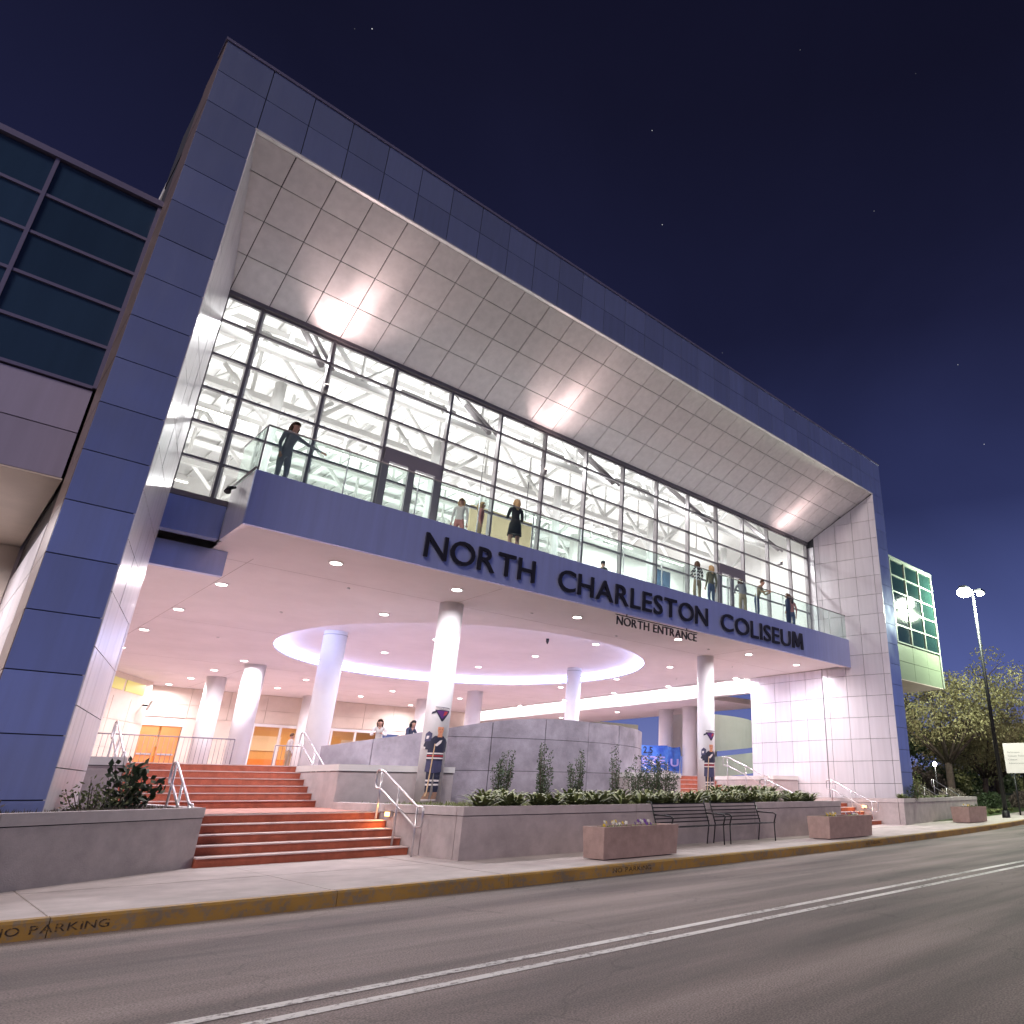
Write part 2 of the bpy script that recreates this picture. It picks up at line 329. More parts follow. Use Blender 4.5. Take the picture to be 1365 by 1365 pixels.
# ================================================================== SETTING
def kerb_y(x): return 9.95 if x < 9 else 9.95+.00285*(x-9)**2 if x < 40 else 12.69+.1767*(x-40)
ROADZ = -.17
def sheet(name, x0, x1, y0, y1, z, m):
    return tag(part(name, MB().add([(x0, y0, z), (x1, y0, z), (x1, y1, z), (x0, y1, z)], [(0, 1, 2, 3)]), m), kind='structure')
sheet('ground', -900, 1500, -900, 1500, -.42, 'grass')
road = sheet('road', -90, 220, -14, 11, ROADZ, 'asphalt')
mb = MB()
xs = [9+i*4 for i in range(48)]
mb.add([(x, 10.99, ROADZ-.003) for x in xs]+[(x, max(11.0, kerb_y(x)+.2), ROADZ-.003) for x in xs], [(i, i+1, len(xs)+i+1, len(xs)+i) for i in range(len(xs)-1)])
part('road_widening', mb, 'asphalt', road)
for k, (y0, y1) in enumerate(((5.83, 5.95), (5.50, 5.62))):
    part('road_line', MB().add([(-90, y0, ROADZ+.004), (220, y0, ROADZ+.004), (220, y1, ROADZ+.004), (-90, y1, ROADZ+.004)], [(0, 1, 2, 3)]), 'line_white', road)
# sidewalk: bed and slabs with real joints
sw_xs = [-14, -11.4, -8.8, -6.2, -3.6, -1.0, 1.55, 4.35]
while sw_xs[-1] < 80: sw_xs.append(sw_xs[-1]+2.55)
mb = MB()
mb.add([(x, kerb_y(x)+.1, -.03) for x in sw_xs]+[(x, max(24, kerb_y(x)+4), -.03) for x in sw_xs], [(i, i+1, len(sw_xs)+i+1, len(sw_xs)+i) for i in range(len(sw_xs)-1)])
sidewalk = tag(part('sidewalk', mb, 'joint'), kind='structure')
for i in range(len(sw_xs)-1):
    a, b = sw_xs[i]+.008, sw_xs[i+1]-.008
    ka, kb = kerb_y(a)+.155, kerb_y(b)+.155
    m1, m2 = max(12.35, ka+2.3), max(12.35, kb+2.3)
    part('slab', MB().prism([(a, ka, -.028), (b, kb, -.028), (b, m2-.008, -.028), (a, m1-.008, -.028)], (0, 0, .028+rnd.uniform(-.002, .002))), 'sidewalk', sidewalk)
    if a < 30: part('slab', MB().prism([(a, m1+.008, -.028), (b, m2+.008, -.028), (b, 15.4, -.028), (a, 15.4, -.028)], (0, 0, .028+rnd.uniform(-.002, .002))), 'sidewalk', sidewalk)
# kerb
kerb = tag(part('kerb', MB().add([(x, kerb_y(x)+.06, -.03) for x in sw_xs]+[(x, kerb_y(x)+.06, -.25) for x in sw_xs], [(i, i+1, len(sw_xs)+i+1, len(sw_xs)+i) for i in range(len(sw_xs)-1)]), 'joint'), kind='structure')
for i in range(len(sw_xs)-1):
    a, b = sw_xs[i]+.004, sw_xs[i+1]-.004; ya, yb = kerb_y(a), kerb_y(b)
    sec = [(0, -.20), (.012, -.02), (.035, .006), (.15, .008), (.15, -.2)]
    n5 = len(sec)
    part('kerb_block', MB().add([(a, ya+d, z) for d, z in sec]+[(b, yb+d, z) for d, z in sec],
        [tuple(range(n5)), tuple(range(2*n5-1, n5-1, -1))]+[(k, k+n5, (k+1) % n5+n5, (k+1) % n5) for k in range(n5)]), 'kerb_yellow', kerb)
for x0 in (1.12, 9.0, 18.1, 29.2):
    ya, yb = kerb_y(x0), kerb_y(x0+1.5); U = Vector((1.5, yb-ya, 0)).normalized()
    letters(kerb, 'NO PARKING', 0, .92, -.120, .075, 0, 'stencil_ink', .003, .0, .18, 'painted_letter', U=U, O=Vector((x0, ya+.0133, 0)), V=Vector((0, .0667, 1)).normalized())
# lawn on the right with a bank behind
def lawn_z(x, y):
    e = max(0., min(1., (y-kerb_y(x)-2.6)/9)); e = e*e*(3-2*e)
    far = max(0., min(1., (y-26)/40))
    return .02+.55*e+1.2*far+.10*noise.noise(Vector((x*.15, y*.15, 0)))*e
mb = MB(); nx, ny = 44, 34
for j in range(ny+1):
    for i in range(nx+1):
        x = 29+i*4.; x0_ = x; t = j/ny; y = kerb_y(x)+2.35+t*t*140
        if x < 40: y = max(y, 14.0)
        mb.v.append((x, y, lawn_z(x, y) if x > 41 else lawn_z(x, y)*.7))
for j in range(ny):
    for i in range(nx):
        a = j*(nx+1)+i; mb.f.append((a, a+1, a+nx+2, a+nx+1)); mb.sm.append(True)
tag(part('lawn', mb, 'grass'), kind='structure')
tag(part('plaza_floor', MB().box(-9, 45, 22.0, 60, -.2, 1.77), 'plaza_tile'), kind='structure')
tag(part('landing', MB().box(2.6, 8.0, 15.8, 20.4, -.2, .75), 'tread'), kind='structure')
tag(part('landing', MB().box(20.3, 27.0, 15.8, 20.4, -.2, .75), 'tread'), kind='structure')

# ================================================================== STAIRS
def stairs(x0, x1, u0, u1, label):
    t = thing('stairs', ((x0+x1)/2, 14.3, 0), label, 'stairs')
    for k in range(5):
        y = 14.3+.36*k; z = .15*(k+1)
        s = part('step', MB().box(x0, x1, y, 16.2, z-.152 if k == 0 else z-.15, z-.022), 'brick_red', t)
        part('nosing', MB().box(x0, x1, y-.025, min(y+.42, 16.2), z-.0215, z), 'nosing', s)
    for k in range(6):
        y = 20.04+.34*k; z = .75+.17*(k+1)
        s = part('step', MB().box(u0, u1, y, 22.4, z-.17, z-.022), 'brick_red', t)
        part('nosing', MB().box(u0, u1, y-.025, min(y+.40, 22.4), z-.0215, z), 'nosing', s)
    return t
stairs(3.86, 7.48, 3.3, 8.0, 'two flights of brick red steps climbing between the skewed concrete planter and the round wall')
stairs(20.74, 26.70, 20.5, 25.3, 'brick red steps beside the white panelled pier, past the second hockey cutout')
def step_light(x, y, z, label, side):
    t = thing('step_light', (x, y, z), label, 'step light', 'small orange step lights in the stair walls')
    part('housing', MB().box(x-.03, x+.03, y-.11, y+.11, z-.06, z+.06), 'steel', t)
    part('bulb', MB().box(x+side*.031, x+side*.04, y-.09, y+.09, z-.045, z+.03), 'step_bulb', t)
    lamp('AREA', (x+side*.06, y, z), 5.0, (1, .45, .12), t, (side, 0, -.35), .16)
step_light(7.45, 15.25, .72, 'orange step light beside the lower flight by the central planter', -1)
step_light(7.97, 21.2, 1.62, 'orange step light beside the upper flight near the round wall', -1)
step_light(26.67, 14.95, .62, 'orange step light on the planter end by the white panelled pier', -1)

# ================================================================== PLANTERS
def wall_run(parent, a, b, z0, z1, th, inward, joints, m='concrete', cap='concrete_cap'):
    """a wall of panels from a to b (plan), with a projecting cap; inward = unit vector into the bed"""
    a, b = Vector((*a, 0)), Vector((*b, 0)); d = (b-a); ln = d.length; d.normalize(); i = Vector((*inward, 0))
    cuts = [0]+joints+[ln]
    for k in range(len(cuts)-1):
        p, q = a+d*(cuts[k]+(.008 if k else 0)), a+d*(cuts[k+1]-(.008 if k < len(cuts)-2 else 0))
        zt = z1-.165
        s = part('wall_panel', MB().prism([p+Vector((0, 0, z0)), q+Vector((0, 0, z0)), q+i*th+Vector((0, 0, z0)), p+i*th+Vector((0, 0, z0))], (0, 0, zt-z0)), m, parent)
        part('cap', MB().prism([p-i*.015+Vector((0, 0, zt+.014)), q-i*.015+Vector((0, 0, zt+.014)), q+i*(th+.02)+Vector((0, 0, zt+.014)), p+i*(th+.02)+Vector((0, 0, zt+.014))], (0, 0, z1-zt-.014)), cap, s)
        part('recess', MB().prism([p+i*.02+Vector((0, 0, zt)), q+i*.02+Vector((0, 0, zt)), q+i*(th-.02)+Vector((0, 0, zt)), p+i*(th-.02)+Vector((0, 0, zt))], (0, 0, .014)), 'joint', s)
pl = thing('planter', (1.4, 13.5, 0), 'long grey concrete planter with skewed front at the foot of the blue pillar', 'planter')
dv = Vector((2.44, 1.66)).normalized(); nv = Vector((-dv.y, dv.x))
A_ = Vector((3.85, 14.4))-dv*7.6
wall_run(pl, A_, (3.85, 14.4), -.02, .9, .2, nv, [4.35])
wall_run(pl, (3.85, 14.4+.22), (3.85, 18.2), -.02, .9, .2, (-1, 0), [])
part('soil', MB().poly([(A_.x, A_.y+.15), (3.63, 14.5), (3.63, 18.2), (-7, 18.2), (-7, A_.y+.5)], -.2, .80), 'soil', pl)
pc = thing('planter', (14.1, 12.45, 0), 'low concrete planter wall behind the dark metal benches', 'planter')
wall_run(pc, (7.5, 12.45), (20.72, 12.45), -.02, .9, .2, (0, 1), [4.4, 8.8])
wall_run(pc, (7.5, 18.25), (7.5, 12.67), -.02, .9, .2, (1, 0), [2.7, 4.35])
wall_run(pc, (20.72, 12.67), (20.72, 18.25), -.02, .9, .2, (-1, 0), [2.8])
part('soil', MB().poly([(7.69, 12.64), (20.53, 12.64), (20.53, 18.3), (20.3, 24), (8.6, 24), (7.69, 18.3)], -.2, .82), 'soil', pc)
pr = thing('planter', (33, 14.5, 0), 'pale skewed planter wall at the foot of the white panelled pier', 'planter')
dv2 = (Vector((40.07, 15.77))-Vector((26.73, 13.31))); dv2n = dv2.normalized(); nv2 = Vector((-dv2n.y, dv2n.x))
wall_run(pr, (26.73, 13.31), (40.07, 15.77), -.02, .93, .2, nv2, [4.6, 9.1])
wall_run(pr, (26.73, 18.2), (26.73, 13.55), -.02, .93, .2, (1, 0), [])
wall_run(pr, (40.05, 16.02), (39.2, 19.5), -.02, .93, .2, (-1, 0), [])
part('soil', MB().poly([(26.92, 13.55), (39.9, 15.95), (39.1, 19.5), (26.92, 19.5)], -.2, .84), 'soil', pr)
def upper_block(x0, x1, y0, y1, label):
    t = thing('stair_wall', ((x0+x1)/2, y0, .75), label, 'wall')
    s = part('wall_panel', MB().box(x0, x1, y0, y1, .2, 1.60), 'concrete_cap', t)
    part('cap', MB().box(x0-.02, x1+.02, y0-.02, y1, 1.615, 1.77), 'white_wall', s)
    part('recess', MB().box(x0+.02, x1-.02, y0+.02, y1, 1.6, 1.615), 'joint', s)
upper_block(7.8, 10.98, 18.95, 23.4, 'pinkish wall block beside the upper red steps, left of the round grey wall')
upper_block(17.9, 20.5, 19.1, 23.4, 'pinkish wall block in front of the blue banner')
upper_block(1.9, 3.3, 18.3, 23.4, 'pinkish wall block between the blue pillar and the upper red steps')
upper_block(25.3, 27.1, 18.3, 22.5, 'pinkish wall block against the white panelled pier')

# ================================================================== ROUND WALL
DC = Vector((15.65, 26.7)); DR = 7.28
dw = thing('round_wall', (15.65, 19.4, .8), 'curved grey concrete panel wall behind the shrubs', 'wall')
def drum_top(a):   # a in degrees
    T = ((-160, 2.36), (-153, 2.43), (-135, 2.70), (-123, 2.97), (-116, 3.14), (-110, 3.26), (-102, 3.35), (-96, 3.37), (90, 3.37))
    for (p, zp), (q, zq) in zip(T, T[1:]):
        if p <= a <= q: return zp+(zq-zp)*(a-p)/(q-p)
    return 3.37
def drum_pt(a, r, z): return (DC.x+r*math.cos(R(a)), DC.y+r*math.sin(R(a)), z)
def drum_panel(a0, a1, z0, z1f, r0, r1):
    mb = MB(); n = max(6, int((a1-a0)/2.2)); A = [a0+(a1-a0)*k/n for k in range(n+1)]
    for a in A:
        z1 = z1f(a)
        mb.v += [drum_pt(a, r0, z0), drum_pt(a, r1, z0), drum_pt(a, r1, z1), drum_pt(a, r0, z1)]
    for k in range(n):
        b = k*4
        for i in range(4): mb.f.append((b+i, b+(i+1) % 4, b+4+(i+1) % 4, b+4+i)); mb.sm.append(False)
    mb.f += [(3, 2, 1, 0), (4*n, 4*n+1, 4*n+2, 4*n+3)]; mb.sm += [False, False]
    return mb
core = part('core', drum_panel(-155, 12, .3, lambda a: drum_top(a)-.03, DR-.22, DR-.04), 'joint', dw)
a = -155.
while a < 10:
    a1 = a+13.9; g = .09
    for z0, z1 in ((.5, 1.72), (1.735, 2.30)) if a < -128 else ((.5, 1.72), (1.735, 2.70), (2.715, 9)):
        f = (lambda an, z1=z1: min(z1, drum_top(an)))
        if z1 == 2.30: f = lambda an: drum_top(an)
        r_j = DR+rnd.uniform(-.004, .004)
        part('panel', drum_panel(a+g, a1-g, z0, f, DR-.05, r_j), 'drum_concrete', core)
    a = a1
tag(part('raised_floor', drum_panel(-155, 12, 1.0, lambda a: 1.76, .5, DR-.25), 'plaza_tile'), kind='structure')

# ================================================================== BUILDING
B = thing('coliseum', (14.85, 13.9, 0), 'large white and blue metal clad arena entrance with tall framed portico', 'building')
XL0, XL1, XR1, XR0, YF = .80, 1.72, 27.95, 28.90, 13.9
ZT, ZO = 15.86, 14.12
YG, ZG = 17.2, 12.14     # curtain wall plane and its head
# front frame
fb = part('frame', MB().box(XL0+.02, XR0-.02, YF+.035, 17.3, ZO+.05, ZT-.02), 'frame_back', B)
xs = [XL0, XL1]
while xs[-1] < XR1-.5: xs.append(xs[-1]+(XR1-XL1)/30.5 if len(xs) < 3 else xs[-1]+(XR1-XL1)/30.5)
xs = [XL0]+[XL1+(XR1-XL1)*k/30 for k in range(31)]+[XR0]
panels(fb, 'panel', (0, YF+.04, 0), (1, 0, 0), (0, 0, 1), (0, -1, 0), xs, [ZO, ZO+.87, ZT], 'blue_metal', .04, .018)
part('coping', MB().box(XL0-.03, XR0+.03, YF-.03, YF+.6, ZT+.002, ZT+.07), 'mullion_pale', fb)
def pier(px, inner, name, sgn):
    # plan: outer x, splayed inner face
    (xo, xi0, xi1) = px
    pts = [(xo, YF+.04), (xi0, YF+.04), (xi1, 16.8), (xi1, 17.25), (xo, 17.25)]
    pb = part(name, MB().poly(pts, -.1, ZO+.04), 'frame_back', B)
    part('lower_wall', MB().poly([(xo, 17.26), (xi1, 17.26), (xi1, 20.8), (xo, 20.8)], -.1, 6.19), 'frame_back', pb)
    return pb
lp = pier((XL0+.035, XL1-.035, 2.465), None, 'pillar', 1)
rp_ = pier((XR0-.035, XR1+.035, 27.235), None, 'pier', -1)
zs = [ZT-.872*k for k in range(18) if ZT-.872*k > .7][::-1]; zs = [.72]+[z for z in zs if z < ZO+.01]
zs[-1] = ZO
panels(lp, 'panel', (0, YF+.04, 0), (1, 0, 0), (0, 0, 1), (0, -1, 0), [XL0, XL1], zs, 'blue_metal', .04, .018)
panels(rp_, 'panel', (0, YF+.04, 0), (1, 0, 0), (0, 0, 1), (0, -1, 0), [XR1, XR0], zs, 'blue_metal', .04, .018)
panels(lp, 'panel', (XL0+.035, YF+.02, 0), (0, 1, 0), (0, 0, 1), (-1, 0, 0), [0, 1.5], zs+[ZT], 'side_panel', .035, .018)
panels(lp, 'panel', (XL0+.035, 15.5, 0), (0, 1, 0), (0, 0, 1), (-1, 0, 0), [0, 1.7, 3.5, 5.3], [.72]+[z for z in zs if 1 < z < 6.2], 'silver_panel', .035, .018)
panels(rp_, 'panel', (XR0-.035, YF+.02, 0), (0, 1, 0), (0, 0, 1), (1, 0, 0), [0, 1.1, 2.2, 3.3], zs+[ZT], 'side_panel', .035, .018)
# splayed inner faces, clipped under the sloping soffit
sl = math.hypot(2.9, .75); pitch = (ZO-ZG)/(YG-YF)
def inner(parent, x0, x1, sg):
    u = Vector((x1-x0, 2.9, 0)); ul = u.length; un = u.normalized(); n = Vector((0, 0, 1)).cross(un)*sg
    o = Vector((x0, YF, 0)); ex = (YG-YF)/un.y
    us = [0, .30, 1.12, 1.94, 2.76, ul]
    k = pitch*un.y
    clip = [(0, .7), (ul, .7), (ul, ZO-.03-k*ul), (0, ZO-.03)]
    zz = [.72]+[ZO-.44-.872*i for i in range(20)][::-1]; zz = [z for z in zz if z > .7]+[ZO+.43]
    panels(parent, 'panel', o, un, (0, 0, 1), n, us, zz, 'silver_panel', .04, .016, clip)
    o2 = Vector((x1, 16.8, 0)); n2 = Vector((1, 0, 0)) if n.x > 0 else Vector((-1, 0, 0))
    panels(parent, 'panel', o2, (0, 1, 0), (0, 0, 1), n2, [0.02, .9, 1.75, 2.6, 3.42, 4.0], [z for z in zz if z < 6.1]+[6.19], 'silver_panel', .04, .016)
    panels(parent, 'panel', o2, (0, 1, 0), (0, 0, 1), n2, [.02, .42], [z for z in zz if z > 6.2 and z < 12.2], 'silver_panel', .04, .016)
inner(lp, XL1-.035, 2.465, -1)
inner(rp_, XR1+.035, 27.235, 1)
# sloping soffit
sof = part('soffit', MB().prism([(XL0+.1, YF+.06, ZO+.06), (XL0+.1, YF+.06, ZT-.1), (XL0+.1, 17.28, ZT-.1), (XL0+.1, 17.28, ZG+.06)], (XR0-XL0-.2, 0, 0)), 'joint', B)
sv = Vector((0, YG-YF, ZG-ZO)); svl = sv.length; svn = sv.normalized(); sn = Vector((1, 0, 0)).cross(svn); sn = -sn if sn.z > 0 else sn
xs_s = [XL1-.05]+[2.55+.861*k for k in range(30)]; xs_s = [x for x in xs_s if x < 27.7]+[28.0]
clip = [(XL1-.02, 0), (XR1+.02, 0), (27.14, svl), (2.56, svl)]
panels(sof, 'panel', Vector((0, YF+.02, ZO+.045)), (1, 0, 0), svn, sn, xs_s, [.10, .87, 1.80, 2.74, svl-.06], 'soffit_panel', .035, .020, clip)
part('edge_trim', MB().box(XL1-.02, XR1+.02, YF-.005, YF+.11, ZO-.03, ZO+.012), 'soffit_panel', sof)
part('head_trim', MB().box(2.5, 27.15, YG-.12, YG+.1, ZG-.02, ZG+.10), 'mullion', sof)
# curtain wall
mx = [2.55, 3.31, 5.04, 6.75, 8.46, 10.17, 11.88, 13.60, 15.32, 17.05, 18.79, 20.5, 22.24, 24.0, 25.72, 27.1]
zr = [7.10, 7.92, 8.77, 9.62, 10.50, 11.42, 12.08]
cw = part('curtain_wall', MB().box(2.5, 27.15, YG-.10, YG+.10, 6.98, 7.10), 'mullion', B)
for x in mx: ubox('mullion', 'mullion', cw, x-.030, x+.030, YG-.08, YG+.10, 7.101, 12.119)
for x in mx[1:-1]: ubox('mullion', 'white_steel', cw, x+.045, x+.10, YG+.03, YG+.14, 7.101, 12.119)
for i in range(len(mx)-1):
    for j, z in enumerate(zr[1:]):
        ubox('transom', 'mullion', cw, mx[i]+.031, mx[i+1]-.031, YG-.06, YG+.02, z-.027, z+.027)
    for j in range(len(zr)-1):
        ubox('pane', 'clear_glass', cw, mx[i]+.032, mx[i+1]-.032, YG-.028, YG-.020, zr[j]+(.028 if j else .002), zr[j+1]-.028)
for x0, x1 in ((6.75, 8.46), (20.5, 22.24)):
    d = part('balcony_door', MB().box(x0+.05, x1-.05, YG-.13, YG+.0, 9.28, 9.66), 'grey_frame', B)
    for xx in (x0+.02, (x0+x1)/2-.1, x1-.2): ubox('door_stile', 'grey_frame', d, xx, xx+.18, YG-.125, YG-.03, 7.1, 9.279)
# hall behind the glass
hall = part('hall_floor', MB().box(.9, 28.8, 17.35, 46, 6.75, 7.09), 'deck', B)
part('hall_roof', MB().box(.9, 28.8, 17.31, 40, 15.25, 15.7), 'deck', B)
for k in range(28): ubox('deck_rib', 'deck', hall, 2.6+k*.9, 2.66+k*.9, 17.4, 39.6, 15.16, 15.249)
part('hall_wall', MB().box(1.0, 28.7, 38.5, 38.8, 7.1, 15.24), 'white_wall', B)
part('hall_wall', MB().box(1.0, 2.44, 17.36, 38.4, 7.1, 15.24), 'white_wall', B)
part('hall_wall', MB().box(27.28, 28.6, 17.36, 38.4, 7.1, 15.24), 'white_wall', B)
rw = part('hall_partition', MB().box(19.5, 27.2, 25.2, 25.5, 7.1, 12.6), 'white_wall', B)
for xx, z0, z1 in ((20.2, 7.4, 8.6), (22.2, 9.2, 10.6), (24.4, 9.2, 10.6), (24.6, 11.2, 12.1)): ubox('dark_window', 'dark_glass', rw, xx, xx+1.5, 25.15, 25.19, z0, z1)
lb = part('hall_partition', MB().box(2.5, 9.5, 30.2, 30.5, 7.1, 10.2), 'white_wall', B)
for y in (19.4, 22.4, 25.8, 29.4, 33.2):
    tr = part('truss', MB().box(2.5, 27.2, y-.09, y+.09, 12.35, 12.55), 'white_steel', B)
    part('chord', MB().box(2.5, 27.2, y-.09, y+.09, 14.72, 14.92), 'white_steel', tr)
    n = 12; st = 24.6/n
    for k in range(n):
        xa = 2.55+k*st; xb = xa+st
        p, q = ((xa, y, 12.55), (xb, y, 14.72)) if k % 2 == 0 else ((xa, y, 14.72), (xb, y, 12.55))
        part('diagonal', MB().tube([p, q], .085, 6), 'white_steel', tr)
        part('post', MB().tube([(xa, y, 12.55), (xa, y, 14.72)], .06, 6), 'white_steel', tr)
for x in (5.0, 10.1, 15.3, 20.5, 25.6):
    cl = part('hall_column', MB().cyl(x, 21.0, 7.1, 12.4, .16, 16), 'white_steel', B)
    part('rafter', MB().box(x-.1, x+.1, 17.5, 38, 14.95, 15.15), 'white_steel', cl)
    for s in (-1, 1): part('knee_brace', MB().tube([(x, 21.0, 10.9), (x+s*1.5, 21.0, 12.4)], .07, 6), 'white_steel', cl)
    part('brace', MB().tube([(x, 17.7, 11.6), (x, 21.0, 14.8)], .09, 6), 'mullion', cl)
    part('brace', MB().tube([(x+.3, 17.7, 11.6), (x+.3, 21.0, 14.8)], .05, 6), 'mullion', cl)
for x in (4.2, 8.4, 12.7, 17, 21.3, 25.0):
    for y in (18.5, 24.0, 31.0):  # front row is added to brighten the nearest truss
        t = thing('hall_light', (x, y, 12.3), 'long white linear lamp under the hall trusses behind the glass', 'lamp', 'linear lamps in the upper hall')
        part('housing', MB().box(x-.9, x+.9, y-.07, y+.07, 12.22, 12.30), 'white_steel', t)
        part('tube', MB().box(x-.88, x+.88, y-.05, y+.05, 12.19, 12.219), 'strip_light', t)
        lamp('AREA', (x, y, 12.17), 170, (.985, .985, 1), t, (0, 0, -1), 1.7, 'RECTANGLE', .12)
        lamp('AREA', (x, y, 12.32), 140, (.985, .985, 1), t, (0, 0, 1), 1.7, 'RECTANGLE', .12)
pp = thing('hanging_panel', (13.2, 22, 9.2), 'beige and teal display panel hanging inside the upper hall', 'panel')
part('upper_board', MB().box(12.2, 14.9, 22, 22.12, 9.95, 11.0), 'beige_panel', pp); part('lower_board', MB().box(12.2, 14.9, 21.98, 22.1, 9.2, 9.93), 'teal_panel', pp)
for x in (12.5, 14.6): part('cable', MB().tube([(x, 22.05, 11.0), (x, 22.05, 14.7)], .012, 5), 'dark_metal', pp)
# balcony
BL, BR_, BY, ZB0, ZB1 = 3.63, 27.48, 15.5, 6.19, 7.39
bal = part('balcony', MB().box(BL+.09, 27.1, BY+.09, YG+.05, 6.30, 7.16), 'plaster', B)
part('fascia', MB().box(BL, BR_, BY, BY+.085, ZB0, ZB1), 'fascia_metal', bal)
part('side_fascia', MB().box(BL, BL+.085, BY+.087, YG-.11, ZB0, ZB1), 'silver_panel', bal)
part('soffit_border', MB().box(BL+.087, 27.3, BY+.087, BY+.33, ZB0+.005, ZB0+.09), 'plaster', bal)
part('soffit_border', MB().box(BL+.087, BL+.36, BY+.332, YG+.4, ZB0+.005, ZB0+.09), 'plaster', bal)
part('floor_edge', MB().box(2.5, BL-.01, YG-.10, YG+.15, 6.22, 6.97), 'blue_metal', B)
part('floor_step', MB().box(2.52, BL+.4, YG+.65, YG+.8, 5.62, 6.19), 'blue_metal', B)
rl = part('railing', MB().tube([(BL+.03, YG-.15, 8.46), (BL+.03, BY+.04, 8.46), (BR_-.1, BY+.04, 8.46)], .022, 8), 'mullion', B)
xx = BL+.05
while xx < BR_-.6:
    x1 = min(xx+1.72, BR_-.12)
    ubox('glass_pane', 'rail_glass', rl, xx+.012, x1-.012, BY+.032, BY+.046, ZB1+.002, 8.437)
    if xx > BL+.1: ubox('clip', 'steel', rl, xx-.008, xx+.008, BY+.02, BY+.06, ZB1, 8.44)
    xx = x1
part('end_post', MB().box(BL+.015, BL+.045, BY+.025, BY+.055, ZB1, 8.44), 'mullion', rl)
ubox('glass_pane', 'rail_glass', rl, BL+.024, BL+.036, BY+.07, YG-.18, ZB1-.1, 8.437)
part('shoe', MB().tube([(BL-.005, BY+.05, 7.45), (BL-.005, YG-.15, 7.45)], .025, 6), 'mullion', rl)
cm = part('security_camera', MB().tube([(BL-.05, 16.6, 7.28), (BL-.17, 16.55, 7.22), (BL-.20, 16.5, 7.10)], [.03, .05, .07], 8), 'dark_metal', bal)
# sign
sg = thing('building_sign', (15.6, BY, 6.4), 'dark raised letters reading NORTH CHARLESTON COLISEUM on the blue balcony front', 'sign')
for wd, x0, x1 in (('NORTH', 7.47, 10.70), ('CHARLESTON', 11.50, 17.92), ('COLISEUM', 18.62, 23.76)):
    letters(sg, wd, x0, x1, 6.42, .64, BY-.025, 'letter', .045, .006, .13)
s2 = thing('entrance_sign', (15.6, BY, 5.82), 'thin dark letters reading NORTH ENTRANCE hung below the balcony front', 'sign')
letters(s2, 'NORTH ENTRANCE', 13.80, 17.40, 5.82, .27, BY+.03, 'letter', .035, .0, .16)
part('carrier_rail', MB().box(13.75, 17.45, BY+.012, BY+.03, 6.105, 6.13), 'letter', s2)
part('hanger', MB().box(14.2, 14.23, BY+.012, BY+.03, 6.131, 6.2), 'letter', s2); part('hanger', MB().box(16.9, 16.93, BY+.012, BY+.03, 6.131, 6.2), 'letter', s2)
# porch ceiling with its round cove
RC, ZC, ZD = 7.30, 6.20, 6.56
bm = bmesh.new()
out = [(3.7, 15.85), (27.0, 15.85), (27.25, 17.3), (27.25, 46), (2.3, 46), (2.3, 17.9), (3.7, 17.9)]
ov = [bm.verts.new((x, y, ZC)) for x, y in out]; cv = [bm.verts.new((DC.x+RC*math.cos(2*math.pi*k/96), DC.y+RC*math.sin(2*math.pi*k/96), ZC)) for k in range(96)]
es = [bm.edges.new((ov[i], ov[(i+1) % len(ov)])) for i in range(len(ov))]+[bm.edges.new((cv[i], cv[(i+1) % 96])) for i in range(96)]
bmesh.ops.triangle_fill(bm, use_beauty=True, edges=es)
me = bpy.data.meshes.new('ceiling'); bm.to_mesh(me); bm.free()
ceil = obj('ceiling', me, 'plaster', B)
mb = MB(); n = 96
for k in range(n):
    a = 2*math.pi*k/n; c, s = math.cos(a), math.sin(a)
    mb.v += [(DC.x+RC*c, DC.y+RC*s, ZC), (DC.x+RC*c, DC.y+RC*s, ZC+.07), (DC.x+(RC+.18)*c, DC.y+(RC+.18)*s, ZC+.07), (DC.x+(RC+.18)*c, DC.y+(RC+.18)*s, ZD+.02)]
for k in range(n):
    for i in range(3): mb.f.append((k*4+i, ((k+1) % n)*4+i, ((k+1) % n)*4+i+1, k*4+i+1)); mb.sm.append(True)
part('cove_wall', mb, 'white_paint', ceil)
mb = MB(); mb.v = [(DC.x, DC.y, ZD)]+[(DC.x+(RC+.2)*math.cos(2*math.pi*k/96), DC.y+(RC+.2)*math.sin(2*math.pi*k/96), ZD) for k in range(96)]
mb.f = [(0, 1+k, 1+(k+1) % 96) for k in range(96)]; mb.sm = [False]*96
part('dome_ceiling', mb, 'plaster', ceil)
mb = MB()
for k in range(n):
    a = 2*math.pi*k/n; c, s = math.cos(a), math.sin(a)
    mb.v += [(DC.x+(RC+.10)*c, DC.y+(RC+.10)*s, ZC+.075), (DC.x+(RC+.165)*c, DC.y+(RC+.165)*s, ZC+.30)]
for k in range(n): mb.f.append((k*2, ((k+1) % n)*2, ((k+1) % n)*2+1, k*2+1)); mb.sm.append(True)
cr_ = tag(part('cove_light', mb, 'cove_blue'), 'ring of blue white cove light round the porch ceiling recess', 'light')
for x in (4.6, 10.0, 21.3): 
    for y0, y1 in ((15.9, 18.9), (34.6, 45.9)) if x > 5 else ((18.0, 45.9),): ubox('ceiling_joint', 'concrete_cap', ceil, x-.008, x+.008, y0, y1, ZC-.003, ZC+.01)
for y, x0, x1 in ((18.45, 3.75, 27.2), (35.3, 2.4, 27.2), (40.6, 2.4, 27.2), (26.8, 2.4, 8.3), (26.8, 23.0, 27.2)): ubox('ceiling_joint', 'concrete_cap', ceil, x0, x1, y-.008, y+.008, ZC-.0025, ZC+.01)
